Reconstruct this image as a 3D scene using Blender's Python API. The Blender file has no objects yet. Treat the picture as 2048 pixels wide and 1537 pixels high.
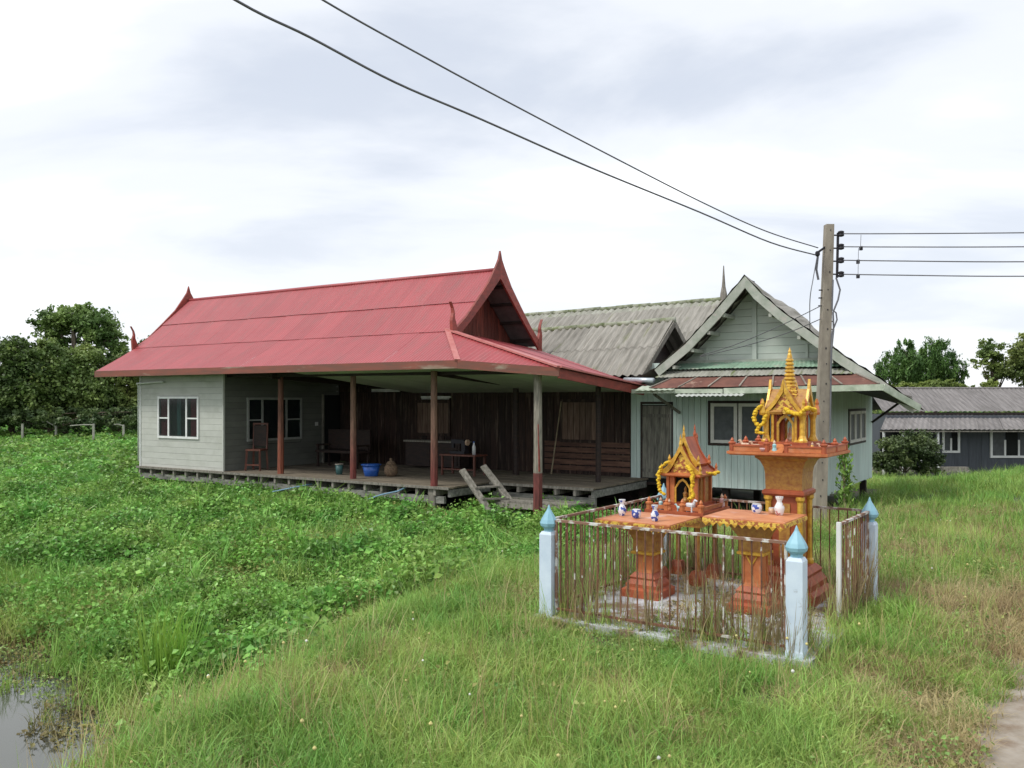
import bpy, math, random
import numpy as np
from mathutils import Vector, Matrix, noise as mnoise

SC = bpy.context.scene
COL = SC.collection
R = math.radians

# ------------------------------------------------------------------ camera
cam_d = bpy.data.cameras.new('camera')
cam = bpy.data.objects.new('camera', cam_d)
COL.objects.link(cam)
cam.location = (0, 0, 1.9)
cam.rotation_euler = (R(90), 0, 0)
cam_d.sensor_width = 36.0
cam_d.lens = 1700 / 2048 * 36.0
cam_d.shift_y = 31.5 / 2048
cam_d.clip_end = 5000
SC.camera = cam

# ------------------------------------------------------------------ sky
SUN_EL, SUN_AZ = 52, 243        # degrees; azimuth measured clockwise from +Y
world = bpy.data.worlds.new("World")
SC.world = world
world.use_nodes = True
wt = world.node_tree
for n in list(wt.nodes):
    wt.nodes.remove(n)
def wn(t, **k):
    n = wt.nodes.new(t)
    for a, b in k.items():
        setattr(n, a, b)
    return n
def wl(a, b):
    wt.links.new(a, b)
w_out = wn('ShaderNodeOutputWorld')
w_sky = wn('ShaderNodeTexSky', sky_type='NISHITA', sun_disc=False)
w_sky.sun_elevation = R(SUN_EL); w_sky.sun_rotation = R(SUN_AZ)
w_bg1 = wn('ShaderNodeBackground'); w_bg1.inputs['Strength'].default_value = 0.12
wl(w_sky.outputs[0], w_bg1.inputs['Color'])
w_tc = wn('ShaderNodeTexCoord')
w_sep = wn('ShaderNodeSeparateXYZ'); wl(w_tc.outputs['Generated'], w_sep.inputs[0])
# cloud deck: directions projected on a flat layer high above
w_z = wn('ShaderNodeMath', operation='MAXIMUM'); wl(w_sep.outputs['Z'], w_z.inputs[0]); w_z.inputs[1].default_value = 0.0
w_za = wn('ShaderNodeMath', operation='ADD'); wl(w_z.outputs[0], w_za.inputs[0]); w_za.inputs[1].default_value = 0.16
w_dx = wn('ShaderNodeMath', operation='DIVIDE'); wl(w_sep.outputs['X'], w_dx.inputs[0]); wl(w_za.outputs[0], w_dx.inputs[1])
w_dy = wn('ShaderNodeMath', operation='DIVIDE'); wl(w_sep.outputs['Y'], w_dy.inputs[0]); wl(w_za.outputs[0], w_dy.inputs[1])
w_cmb = wn('ShaderNodeCombineXYZ'); wl(w_dx.outputs[0], w_cmb.inputs[0]); wl(w_dy.outputs[0], w_cmb.inputs[1])
w_map = wn('ShaderNodeMapping'); wl(w_cmb.outputs[0], w_map.inputs[0])
w_map.inputs['Rotation'].default_value = (0, 0, R(-18))
w_map.inputs['Scale'].default_value = (0.55, 0.95, 1)
w_map.inputs['Location'].default_value = (3.1, 0.4, 0)
w_n = wn('ShaderNodeTexNoise'); wl(w_map.outputs[0], w_n.inputs['Vector'])
w_n.inputs['Scale'].default_value = 1.15; w_n.inputs['Detail'].default_value = 7
w_n.inputs['Roughness'].default_value = 0.52; w_n.inputs['Distortion'].default_value = 0.35
w_r = wn('ShaderNodeValToRGB'); wl(w_n.outputs['Fac'], w_r.inputs[0])
w_r.color_ramp.interpolation = 'EASE'
e = w_r.color_ramp.elements
e[0].position = 0.34; e[0].color = (0.485, 0.52, 0.585, 1)
e[1].position = 0.68; e[1].color = (0.98, 0.98, 0.985, 1)
m = e.new(0.50); m.color = (0.65, 0.67, 0.705, 1)
# milky bright band towards the horizon
w_h = wn('ShaderNodeMapRange'); wl(w_sep.outputs['Z'], w_h.inputs[0])
w_h.inputs[1].default_value = 0.02; w_h.inputs[2].default_value = 0.34
w_h.inputs[3].default_value = 0.55; w_h.inputs[4].default_value = 0.0
w_mx = wn('ShaderNodeMixRGB'); wl(w_h.outputs[0], w_mx.inputs[0]); wl(w_r.outputs[0], w_mx.inputs[1])
w_mx.inputs[2].default_value = (0.69, 0.70, 0.73, 1)
w_bg2 = wn('ShaderNodeBackground'); w_bg2.inputs['Strength'].default_value = 1.0
wl(w_mx.outputs[0], w_bg2.inputs['Color'])
w_mix = wn('ShaderNodeMixShader'); w_mix.inputs[0].default_value = 0.9
wl(w_bg1.outputs[0], w_mix.inputs[1]); wl(w_bg2.outputs[0], w_mix.inputs[2])
wl(w_mix.outputs[0], w_out.inputs['Surface'])

# ------------------------------------------------------------------ sun (behind thin cloud)
sd = bpy.data.lights.new('sun', 'SUN')
sd.energy = 1.5; sd.angle = R(14); sd.color = (1.0, 0.965, 0.90)
sun = bpy.data.objects.new('sun', sd); COL.objects.link(sun)
az, el = R(SUN_AZ), R(SUN_EL)
dirv = Vector((math.sin(az) * math.cos(el), math.cos(az) * math.cos(el), math.sin(el)))
sun.rotation_euler = dirv.to_track_quat('Z', 'Y').to_euler()

vs = SC.view_settings
vs.view_transform = 'Standard'; vs.look = 'None'; vs.exposure = 0.62; vs.gamma = 1.0
vs.use_curve_mapping = False
SC.cycles.max_bounces = 6
SC.cycles.transparent_max_bounces = 8

RNG = random.Random(7)
NP = np.random.RandomState(11)

# ------------------------------------------------------------------ materials
MATS = {}
def mat(name, c1, c2=None, scale=6.0, rough=0.8, bump=0.15, stretch=(1, 1, 1), metallic=0.0,
        rnd=0.12, lo=0.35, hi=0.65, detail=5, c3=None, s3=2.0, lo3=0.55, hi3=0.62, coord='Object', spec=0.5,
        bump_scale=None):
    if name in MATS:
        return MATS[name]
    m_ = bpy.data.materials.new(name); m_.use_nodes = True
    t = m_.node_tree; N = t.nodes; L = t.links
    b = N['Principled BSDF']
    b.inputs['Roughness'].default_value = rough
    b.inputs['Metallic'].default_value = metallic
    b.inputs['Specular IOR Level'].default_value = spec
    tc = N.new('ShaderNodeTexCoord'); oi = N.new('ShaderNodeObjectInfo')
    if coord == 'World':
        src = N.new('ShaderNodeNewGeometry').outputs['Position']
    else:
        src = tc.outputs['Object']
    mul = N.new('ShaderNodeMath'); mul.operation = 'MULTIPLY'; mul.inputs[1].default_value = 37.0
    L.new(oi.outputs['Random'], mul.inputs[0])
    add = N.new('ShaderNodeVectorMath'); add.operation = 'ADD'
    mp = N.new('ShaderNodeMapping'); mp.inputs['Scale'].default_value = stretch
    L.new(src, mp.inputs[0]); L.new(mp.outputs[0], add.inputs[0]); L.new(mul.outputs[0], add.inputs[1])
    n = N.new('ShaderNodeTexNoise'); n.inputs['Scale'].default_value = scale; n.inputs['Detail'].default_value = detail
    n.inputs['Roughness'].default_value = 0.6
    L.new(add.outputs[0], n.inputs['Vector'])
    rp = N.new('ShaderNodeValToRGB'); L.new(n.outputs['Fac'], rp.inputs[0])
    c2 = c2 or tuple(x * 0.72 for x in c1)
    rp.color_ramp.elements[0].position = lo; rp.color_ramp.elements[0].color = (*c2, 1)
    rp.color_ramp.elements[1].position = hi; rp.color_ramp.elements[1].color = (*c1, 1)
    out = rp.outputs[0]
    if c3:
        n3 = N.new('ShaderNodeTexNoise'); n3.inputs['Scale'].default_value = s3; n3.inputs['Detail'].default_value = 6
        n3.inputs['Roughness'].default_value = 0.65
        L.new(add.outputs[0], n3.inputs['Vector'])
        mr = N.new('ShaderNodeMapRange'); L.new(n3.outputs['Fac'], mr.inputs[0])
        mr.inputs[1].default_value = lo3; mr.inputs[2].default_value = hi3
        mx = N.new('ShaderNodeMixRGB'); L.new(mr.outputs[0], mx.inputs[0]); L.new(out, mx.inputs[1])
        mx.inputs[2].default_value = (*c3, 1); out = mx.outputs[0]
    hv = N.new('ShaderNodeHueSaturation')
    mr2 = N.new('ShaderNodeMapRange'); L.new(oi.outputs['Random'], mr2.inputs[0])
    mr2.inputs[3].default_value = 1 - rnd; mr2.inputs[4].default_value = 1 + rnd
    L.new(mr2.outputs[0], hv.inputs['Value']); L.new(out, hv.inputs['Color'])
    L.new(hv.outputs[0], b.inputs['Base Color'])
    if bump > 0:
        bp = N.new('ShaderNodeBump'); bp.inputs['Strength'].default_value = bump; bp.inputs['Distance'].default_value = 0.02
        L.new(n.outputs['Fac'], bp.inputs['Height']); L.new(bp.outputs[0], b.inputs['Normal'])
    MATS[name] = m_
    return m_

def leafmat(name, c1, c2, c3=None, scale=0.8, rnd=0.25, rough=0.5, trans=0.35, lo=0.38, hi=0.62, hrnd=0.02):
    m_ = bpy.data.materials.new(name); m_.use_nodes = True
    t = m_.node_tree; N = t.nodes; L = t.links
    b = N['Principled BSDF']; b.inputs['Roughness'].default_value = rough
    b.inputs['Specular IOR Level'].default_value = 0.35
    geo = N.new('ShaderNodeNewGeometry'); oi = N.new('ShaderNodeObjectInfo')
    n = N.new('ShaderNodeTexNoise'); n.inputs['Scale'].default_value = scale; n.inputs['Detail'].default_value = 4
    L.new(geo.outputs['Position'], n.inputs['Vector'])
    rp = N.new('ShaderNodeValToRGB'); L.new(n.outputs['Fac'], rp.inputs[0])
    rp.color_ramp.elements[0].position = lo; rp.color_ramp.elements[0].color = (*c2, 1)
    rp.color_ramp.elements[1].position = hi; rp.color_ramp.elements[1].color = (*c1, 1)
    if c3:
        ee = rp.color_ramp.elements.new(min(0.97, hi + 0.12)); ee.color = (*c3, 1)
    wn_ = N.new('ShaderNodeTexWhiteNoise'); wn_.noise_dimensions = '1D'
    if hasattr(geo.outputs, 'get') and geo.outputs.get('Random Per Island'):
        L.new(geo.outputs['Random Per Island'], wn_.inputs['W'])
    hv = N.new('ShaderNodeHueSaturation')
    ad = N.new('ShaderNodeMath'); ad.operation = 'ADD'
    L.new(wn_.outputs['Value'], ad.inputs[0]); L.new(oi.outputs['Random'], ad.inputs[1])
    mr = N.new('ShaderNodeMapRange'); L.new(ad.outputs[0], mr.inputs[0]); mr.inputs[2].default_value = 2.0
    mr.inputs[3].default_value = 1 - rnd; mr.inputs[4].default_value = 1 + rnd
    L.new(mr.outputs[0], hv.inputs['Value'])
    mh = N.new('ShaderNodeMapRange'); L.new(oi.outputs['Random'], mh.inputs[0])
    mh.inputs[3].default_value = 0.5 - hrnd; mh.inputs[4].default_value = 0.5 + hrnd
    L.new(mh.outputs[0], hv.inputs['Hue'])
    L.new(rp.outputs[0], hv.inputs['Color']); L.new(hv.outputs[0], b.inputs['Base Color'])
    tr = N.new('ShaderNodeBsdfTranslucent'); L.new(hv.outputs[0], tr.inputs['Color'])
    mx = N.new('ShaderNodeMixShader'); mx.inputs[0].default_value = trans
    L.new(b.outputs[0], mx.inputs[1]); L.new(tr.outputs[0], mx.inputs[2])
    L.new(mx.outputs[0], N['Material Output'].inputs['Surface'])
    MATS[name] = m_
    return m_

def glassmat(name, tint=(0.02, 0.03, 0.03), clear=0.55):
    m_ = bpy.data.materials.new(name); m_.use_nodes = True
    t = m_.node_tree; N = t.nodes; L = t.links
    b = N['Principled BSDF']; b.inputs['Base Color'].default_value = (*tint, 1); b.inputs['Roughness'].default_value = 0.06
    tr = N.new('ShaderNodeBsdfTransparent'); mx = N.new('ShaderNodeMixShader'); mx.inputs[0].default_value = clear
    L.new(b.outputs[0], mx.inputs[1]); L.new(tr.outputs[0], mx.inputs[2])
    L.new(mx.outputs[0], N['Material Output'].inputs['Surface'])
    MATS[name] = m_
    return m_

def height_paint(name, low, high, z, soft=0.03, scale=7, stretch=(6, 6, 0.8)):
    """post painted up to a height (object Z), wood above"""
    m_ = bpy.data.materials.new(name); m_.use_nodes = True
    t = m_.node_tree; N = t.nodes; L = t.links; b = N['Principled BSDF']; b.inputs['Roughness'].default_value = 0.75
    tc = N.new('ShaderNodeTexCoord'); sp = N.new('ShaderNodeSeparateXYZ'); L.new(tc.outputs['Object'], sp.inputs[0])
    mp = N.new('ShaderNodeMapping'); mp.inputs['Scale'].default_value = stretch; L.new(tc.outputs['Object'], mp.inputs[0])
    n = N.new('ShaderNodeTexNoise'); n.inputs['Scale'].default_value = scale; L.new(mp.outputs[0], n.inputs['Vector'])
    mr = N.new('ShaderNodeMapRange'); L.new(sp.outputs['Z'], mr.inputs[0])
    mr.inputs[1].default_value = z - soft; mr.inputs[2].default_value = z + soft
    mx = N.new('ShaderNodeMixRGB'); L.new(mr.outputs[0], mx.inputs[0])
    for k, c in ((1, low), (2, high)):
        rp = N.new('ShaderNodeValToRGB'); L.new(n.outputs['Fac'], rp.inputs[0])
        rp.color_ramp.elements[0].position = 0.35; rp.color_ramp.elements[0].color = (*[x * 0.55 for x in c], 1)
        rp.color_ramp.elements[1].position = 0.62; rp.color_ramp.elements[1].color = (*c, 1)
        L.new(rp.outputs[0], mx.inputs[k])
    L.new(mx.outputs[0], b.inputs['Base Color'])
    bp = N.new('ShaderNodeBump'); bp.inputs['Strength'].default_value = 0.3; bp.inputs['Distance'].default_value = 0.01
    L.new(n.outputs['Fac'], bp.inputs['Height']); L.new(bp.outputs[0], b.inputs['Normal'])
    return m_

m_redroof = mat('red_roof_metal', (0.35, 0.056, 0.062), (0.30, 0.045, 0.050), scale=1.6, rough=0.42, bump=0.02, rnd=0.07, detail=8, stretch=(3, .7, .7),
                c3=(0.26, 0.062, 0.060), s3=1.7, lo3=0.50, hi3=0.72, spec=0.7)
m_cap = mat('red_roof_cap', (0.50, 0.19, 0.17), (0.42, 0.12, 0.11), rough=0.45, bump=0.02, rnd=0.04)
m_redwood = mat('red_painted_wood', (0.30, 0.055, 0.040), (0.17, 0.035, 0.025), scale=4, stretch=(1, 1, 3), rough=0.6)
m_gablewood = mat('red_brown_planks', (0.20, 0.045, 0.028), (0.08, 0.02, 0.014), scale=5, stretch=(5, 5, .6), rough=0.8, rnd=0.35,
                  c3=(0.34, 0.10, 0.05), s3=3, lo3=.6, hi3=.7)
m_fascia = mat('fascia_wood', (0.24, 0.075, 0.05), (0.15, 0.07, 0.05), scale=2.5, stretch=(.6, 4, 4), rough=0.75, c3=(0.30, 0.24, 0.18), s3=1.2, lo3=.56, hi3=.66)
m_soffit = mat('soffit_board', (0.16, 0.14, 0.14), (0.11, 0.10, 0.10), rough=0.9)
m_ceiling = mat('pale_ceiling', (0.50, 0.53, 0.47), (0.42, 0.46, 0.40), scale=2, rough=0.85, bump=.03)
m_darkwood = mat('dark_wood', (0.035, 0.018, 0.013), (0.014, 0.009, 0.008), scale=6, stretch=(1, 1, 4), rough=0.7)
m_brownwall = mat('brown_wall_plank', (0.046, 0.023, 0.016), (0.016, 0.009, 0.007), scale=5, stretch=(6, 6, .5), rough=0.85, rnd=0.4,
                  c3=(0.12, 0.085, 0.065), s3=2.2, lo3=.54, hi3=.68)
m_railplank = mat('brown_rail_plank', (0.15, 0.078, 0.052), (0.075, 0.036, 0.026), scale=4, stretch=(.8, 5, 5), rough=.85, rnd=.2)
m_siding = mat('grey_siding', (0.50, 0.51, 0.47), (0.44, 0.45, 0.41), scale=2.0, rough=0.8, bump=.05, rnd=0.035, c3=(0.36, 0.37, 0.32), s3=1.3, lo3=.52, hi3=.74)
m_white = mat('white_frame', (0.76, 0.77, 0.76), (0.66, 0.67, 0.66), rough=0.45, bump=0, rnd=.03)
m_maroon = mat('maroon_curtain', (0.26, 0.02, 0.06), rough=.9)
m_teal = mat('teal_curtain', (0.10, 0.30, 0.28), (0.03, 0.10, 0.10), scale=5, stretch=(5, 5, .4), rough=.9)
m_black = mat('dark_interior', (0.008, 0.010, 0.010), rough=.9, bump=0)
m_sidingshade = mat('grey_siding_shaded', (0.15, 0.155, 0.135), (0.12, 0.125, 0.11), scale=2.0, rough=0.85, bump=.05, rnd=0.05)  # porch side wall: the deep eave's shade is put into a darker siding colour
m_tabletop = mat('salmon_table_paint', (0.64, 0.27, 0.12), (0.50, 0.18, 0.075), scale=6, rough=.5, rnd=.04, bump=.05, c3=(.62, .40, .34), s3=4, lo3=.56, hi3=.68)
m_glass = glassmat('window_glass')
m_deck = mat('deck_board', (0.21, 0.175, 0.125), (0.11, 0.09, 0.065), scale=4, stretch=(.8, 6, 6), rough=.9, rnd=.2)
m_greywood = mat('weathered_grey_wood', (0.30, 0.28, 0.24), (0.13, 0.12, 0.10), scale=5, stretch=(4, 4, 1), rough=.95, rnd=.2, bump=.4)
m_deckbeam = mat('grey_deck_beam', (0.25, 0.25, 0.22), (0.10, 0.10, 0.09), scale=4, stretch=(1, 4, 4), rough=.95, rnd=.15, bump=.4)
m_oldroof = mat('old_grey_roof', (0.33, 0.315, 0.28), (0.19, 0.18, 0.155), scale=3.5, stretch=(4.5, .5, .5), rough=.95, bump=.05, rnd=.12,
                c3=(0.16, 0.17, 0.09), s3=1.6, lo3=.60, hi3=.72)
m_oldroof2 = mat('old_light_roof', (0.38, 0.38, 0.33), (0.24, 0.24, 0.20), scale=3, stretch=(4, .6, .6), rough=.95, bump=.3, rnd=.1,
                 c3=(0.15, 0.18, 0.08), s3=2.4, lo3=.55, hi3=.66)
m_moss = mat('mossy_ridge', (0.38, 0.39, 0.32), (0.13, 0.16, 0.07), scale=5, rough=.95, bump=.4, rnd=.15)
m_mint = mat('mint_paint_plank', (0.56, 0.66, 0.62), (0.46, 0.57, 0.53), scale=3, stretch=(6, 6, .5), rough=.85, rnd=.08,
             c3=(0.42, 0.47, 0.44), s3=2.0, lo3=.55, hi3=.70)
m_mintgable = mat('mint_gable_board', (0.54, 0.59, 0.54), (0.46, 0.52, 0.47), scale=2.5, stretch=(1, 1, 1.5), rough=.85, rnd=.05)
m_barge = mat('mint_weathered_bargeboard', (0.43, 0.45, 0.40), (0.29, 0.33, 0.27), scale=5, rough=.9, rnd=.08, bump=.3,
              c3=(0.42, 0.40, 0.36), s3=4, lo3=.58, hi3=.66)
m_rust = mat('rusted_roof_sheet', (0.185, 0.080, 0.058), (0.12, 0.052, 0.040), scale=4, rough=.9, rnd=.12, c3=(.33, .22, .17), s3=2.5, lo3=.6, hi3=.7)
m_greensheet = mat('faded_green_sheet', (0.30, 0.46, 0.34), (0.21, 0.32, 0.23), scale=2.5, rough=.7, rnd=.08, c3=(.45, .46, .38), s3=3, lo3=.58, hi3=.68)
m_palegreen = mat('pale_green_fascia', (0.50, 0.55, 0.45), (0.30, 0.36, 0.27), scale=6, rough=.8, rnd=.05, c3=(.2, .2, .14), s3=4, lo3=.62, hi3=.7)
m_awning = mat('clouded_awning_sheet', (0.55, 0.57, 0.54), (0.40, 0.42, 0.38), rough=.6, rnd=.05)
m_gutter = mat('galvanised_gutter', (0.58, 0.64, 0.68), (0.45, 0.50, 0.54), rough=.35, metallic=.4, bump=0)
m_olddoor = mat('weathered_door', (0.24, 0.23, 0.19), (0.09, 0.085, 0.075), scale=4, stretch=(5, 5, .6), rough=.9, rnd=.1)
m_winframe = mat('pale_pink_window_frame', (0.68, 0.66, 0.62), (0.56, 0.55, 0.51), rough=.7, rnd=.04)
m_screen = mat('grey_window_screen', (0.085, 0.095, 0.10), (0.055, 0.06, 0.065), rough=.6, bump=0)
m_concrete = mat('concrete_pole', (0.30, 0.265, 0.215), (0.19, 0.165, 0.135), scale=7, stretch=(1, 1, .4), rough=.95, bump=.3, c3=(.20, .18, .15), s3=3, lo3=.6, hi3=.7)
m_iron = mat('dark_iron', (0.03, 0.028, 0.035), rough=.6, metallic=.3)
m_wire = mat('wire_black', (0.15, 0.15, 0.17), rough=.6, bump=0)
m_bluegrey = mat('blue_grey_wall', (0.085, 0.095, 0.112), (0.062, 0.07, 0.083), scale=2, stretch=(5, 5, .6), rough=.85, rnd=.06)
m_farroof = mat('far_grey_tile', (0.23, 0.215, 0.21), (0.14, 0.13, 0.125), scale=2.5, stretch=(4, .5, .5), rough=.95, bump=.2, rnd=.1)
m_orange = mat('orange_shrine_paint', (0.56, 0.19, 0.062), (0.40, 0.115, 0.038), scale=9, rough=.55, rnd=.05, bump=.1, c3=(.50, .24, .14), s3=5, lo3=.60, hi3=.70)
m_red = mat('red_shrine_paint', (0.44, 0.105, 0.038), (0.29, 0.062, 0.024), scale=9, rough=.55, rnd=.06, bump=.1)
m_gold = mat('gold_shrine_paint', (0.72, 0.45, 0.06), (0.50, 0.26, 0.035), scale=22, rough=.38, metallic=.15, rnd=.08, bump=.25)
m_goldpat = mat('gold_relief_pattern', (0.74, 0.50, 0.08), (0.36, 0.11, 0.035), scale=30, rough=.45, lo=.47, hi=.53, bump=.5, rnd=.05)
m_darkgold = mat('dull_gold_panel', (0.46, 0.25, 0.05), (0.32, 0.13, 0.035), scale=26, rough=.5, bump=.4, rnd=.05)
m_garland = mat('yellow_garland', (0.80, 0.58, 0.03), (0.62, 0.36, 0.02), scale=60, rough=.8, bump=.6, rnd=.05)
m_bluepost = mat('pale_blue_post_paint', (0.62, 0.72, 0.82), (0.52, 0.62, 0.74), scale=5, rough=.6, rnd=.03, c3=(.34, .38, .42), s3=6, lo3=.66, hi3=.74)
m_bluecap = mat('light_blue_finial_paint', (0.28, 0.52, 0.62), (0.22, 0.43, 0.54), scale=6, rough=.5, rnd=.04)
m_rustbar = mat('rusty_fence_bar', (0.23, 0.105, 0.060), (0.10, 0.045, 0.03), scale=14, rough=.9, rnd=.25, c3=(.55, .53, .50), s3=5, lo3=.60, hi3=.63)
m_palebar = mat('flaked_white_bar', (0.58, 0.57, 0.54), (0.22, 0.12, 0.08), scale=9, rough=.8, rnd=.08, lo=.50, hi=.58)
m_porc = mat('blue_white_porcelain', (0.74, 0.76, 0.80), (0.05, 0.09, 0.38), scale=26, rough=.2, lo=.46, hi=.50, rnd=.02, bump=0, detail=1)
m_whiteglaze = mat('white_glaze', (0.75, 0.76, 0.78), rough=.2, bump=0, rnd=.02)
m_figwhite = mat('cream_figurine_paint', (0.62, 0.50, 0.36), (0.50, 0.26, 0.16), scale=30, rough=.5)
m_pink = mat('pink_offering', (0.70, 0.45, 0.45), rough=.6)
m_cyan = mat('turquoise_figurine_paint', (0.25, 0.52, 0.56), (0.5, 0.6, .6), scale=30, rough=.4)
m_blue = mat('blue_plastic', (0.02, 0.10, 0.42), rough=.35, bump=0)
m_tealp = mat('teal_plastic', (0.06, 0.16, 0.16), rough=.4, bump=0)
m_basket = mat('woven_basket', (0.22, 0.15, 0.09), (0.09, 0.06, 0.04), scale=40, rough=.9)
m_chairwood = mat('reddish_chair_wood', (0.15, 0.048, 0.028), (0.07, 0.022, 0.015), scale=6, stretch=(3, 3, 1), rough=.5)
m_hose = mat('light_blue_hose', (0.22, 0.38, 0.52), rough=.5, bump=0)
m_bamboo = mat('pale_bamboo', (0.30, 0.25, 0.16), (0.18, 0.14, 0.09), scale=10, rough=.7)
m_bark = mat('tree_bark', (0.16, 0.12, 0.09), (0.07, 0.055, 0.04), scale=8, stretch=(3, 3, .6), rough=.95, bump=.6)
m_palebark = mat('pale_tree_bark', (0.36, 0.30, 0.24), (0.20, 0.16, 0.12), scale=6, stretch=(3, 3, .6), rough=.95, bump=.4)
m_tube = mat('fluorescent_tube_white', (0.72, 0.72, 0.70), rough=.4, bump=0)
m_stone = mat('rubble_stone', (0.30, 0.29, 0.26), (0.12, 0.12, 0.10), scale=7, rough=.95, rnd=.35)
m_post_far = mat('far_fence_post', (0.34, 0.34, 0.29), (0.22, 0.22, 0.18), rough=.9)

m_grass = leafmat('grass_blades', (0.39, 0.50, 0.13), (0.25, 0.41, 0.085), (0.58, 0.57, 0.25), scale=1.1, rnd=.5, trans=.35, hrnd=.025)
m_grassd = leafmat('grass_blades_deep', (0.28, 0.44, 0.09), (0.17, 0.32, 0.06), (0.40, 0.49, 0.13), scale=1.1, rnd=.5, trans=.3)
m_straw = leafmat('dry_grass_blades', (0.50, 0.42, 0.21), (0.34, 0.25, 0.12), (0.60, 0.52, 0.30), scale=1.5, rnd=.35, trans=.25, hrnd=.01)
m_creep = leafmat('creeper_leaves', (0.27, 0.46, 0.10), (0.13, 0.30, 0.055), (0.41, 0.53, 0.16), scale=1.1, rnd=.6, trans=.28, rough=.38, hrnd=.015)
m_creepd = leafmat('creeper_leaves_yellowed', (0.40, 0.42, 0.14), (0.25, 0.30, 0.09), (0.48, 0.36, 0.17), scale=1.2, rnd=.4, trans=.3, hrnd=.02)
m_tree1 = leafmat('tree_leaves_dark', (0.13, 0.23, 0.06), (0.065, 0.135, 0.036), (0.22, 0.33, 0.08), scale=0.55, rnd=.45, trans=.25)
m_tree2 = leafmat('tree_leaves_olive', (0.22, 0.30, 0.08), (0.10, 0.165, 0.045), (0.32, 0.38, 0.11), scale=0.6, rnd=.45, trans=.25)
m_tree3 = leafmat('tree_leaves_light', (0.25, 0.36, 0.08), (0.15, 0.24, 0.06), scale=0.8, rnd=.35, trans=.3)
m_weed = leafmat('small_weed_leaves', (0.30, 0.42, 0.12), (0.17, 0.29, 0.07), (0.40, 0.46, 0.18), scale=1.6, rnd=.35, trans=.3)
m_tree4 = leafmat('shrub_leaves_dark_olive', (0.10, 0.135, 0.045), (0.045, 0.07, 0.025), (0.17, 0.19, 0.07), scale=1.2, rnd=.45, trans=.2)
m_batten = mat('dull_roof_batten', (0.34, 0.30, 0.25), (0.22, 0.19, 0.16), rough=.9)
m_reed = leafmat('reed_blades', (0.28, 0.50, 0.08), (0.18, 0.38, 0.06), scale=1.5, rnd=.25, trans=.35)

# ------------------------------------------------------------------ mesh helpers
def obj(name, verts, faces, material, parent=None, loc=None, rot=None, smooth=False):
    me = bpy.data.meshes.new(name)
    me.from_pydata([tuple(v) for v in verts], [], faces)
    me.update()
    if smooth:
        me.polygons.foreach_set('use_smooth', [True] * len(me.polygons))
    if material:
        me.materials.append(material)
    o = bpy.data.objects.new(name, me); COL.objects.link(o)
    if parent:
        o.parent = parent
    if loc is not None:
        o.location = loc
    if rot is not None:
        o.rotation_euler = rot
    return o

def tag(o, label=None, cat=None, group=None, kind=None):
    if label: o['label'] = label
    if cat: o['category'] = cat
    if group: o['group'] = group
    if kind: o['kind'] = kind
    return o

class Fr:
    """a frame: origin (x, y), angle; F(s, w) -> world; roots placed inside it"""
    def __init__(self, x, y, deg):
        self.x, self.y, self.a = x, y, R(deg)
        self.c, self.s = math.cos(self.a), math.sin(self.a)
    def W(self, s, w, z=0):
        return Vector((self.x + self.c * s - self.s * w, self.y + self.s * s + self.c * w, z))

class Thing:
    def __init__(self, name, frame, base, label, cat, group=None, rz=0.0):
        self.f = frame; self.b = Vector(base)
        e_ = bpy.data.objects.new(name, None); COL.objects.link(e_)
        e_.location = frame.W(*base); e_.rotation_euler = (0, 0, frame.a + rz)
        e_.empty_display_size = 0.2
        tag(e_, label, cat, group)
        self.o = e_
    def off(self, p):
        return Vector(p) - self.b

WORLD = Fr(0, 0, 0)

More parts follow.
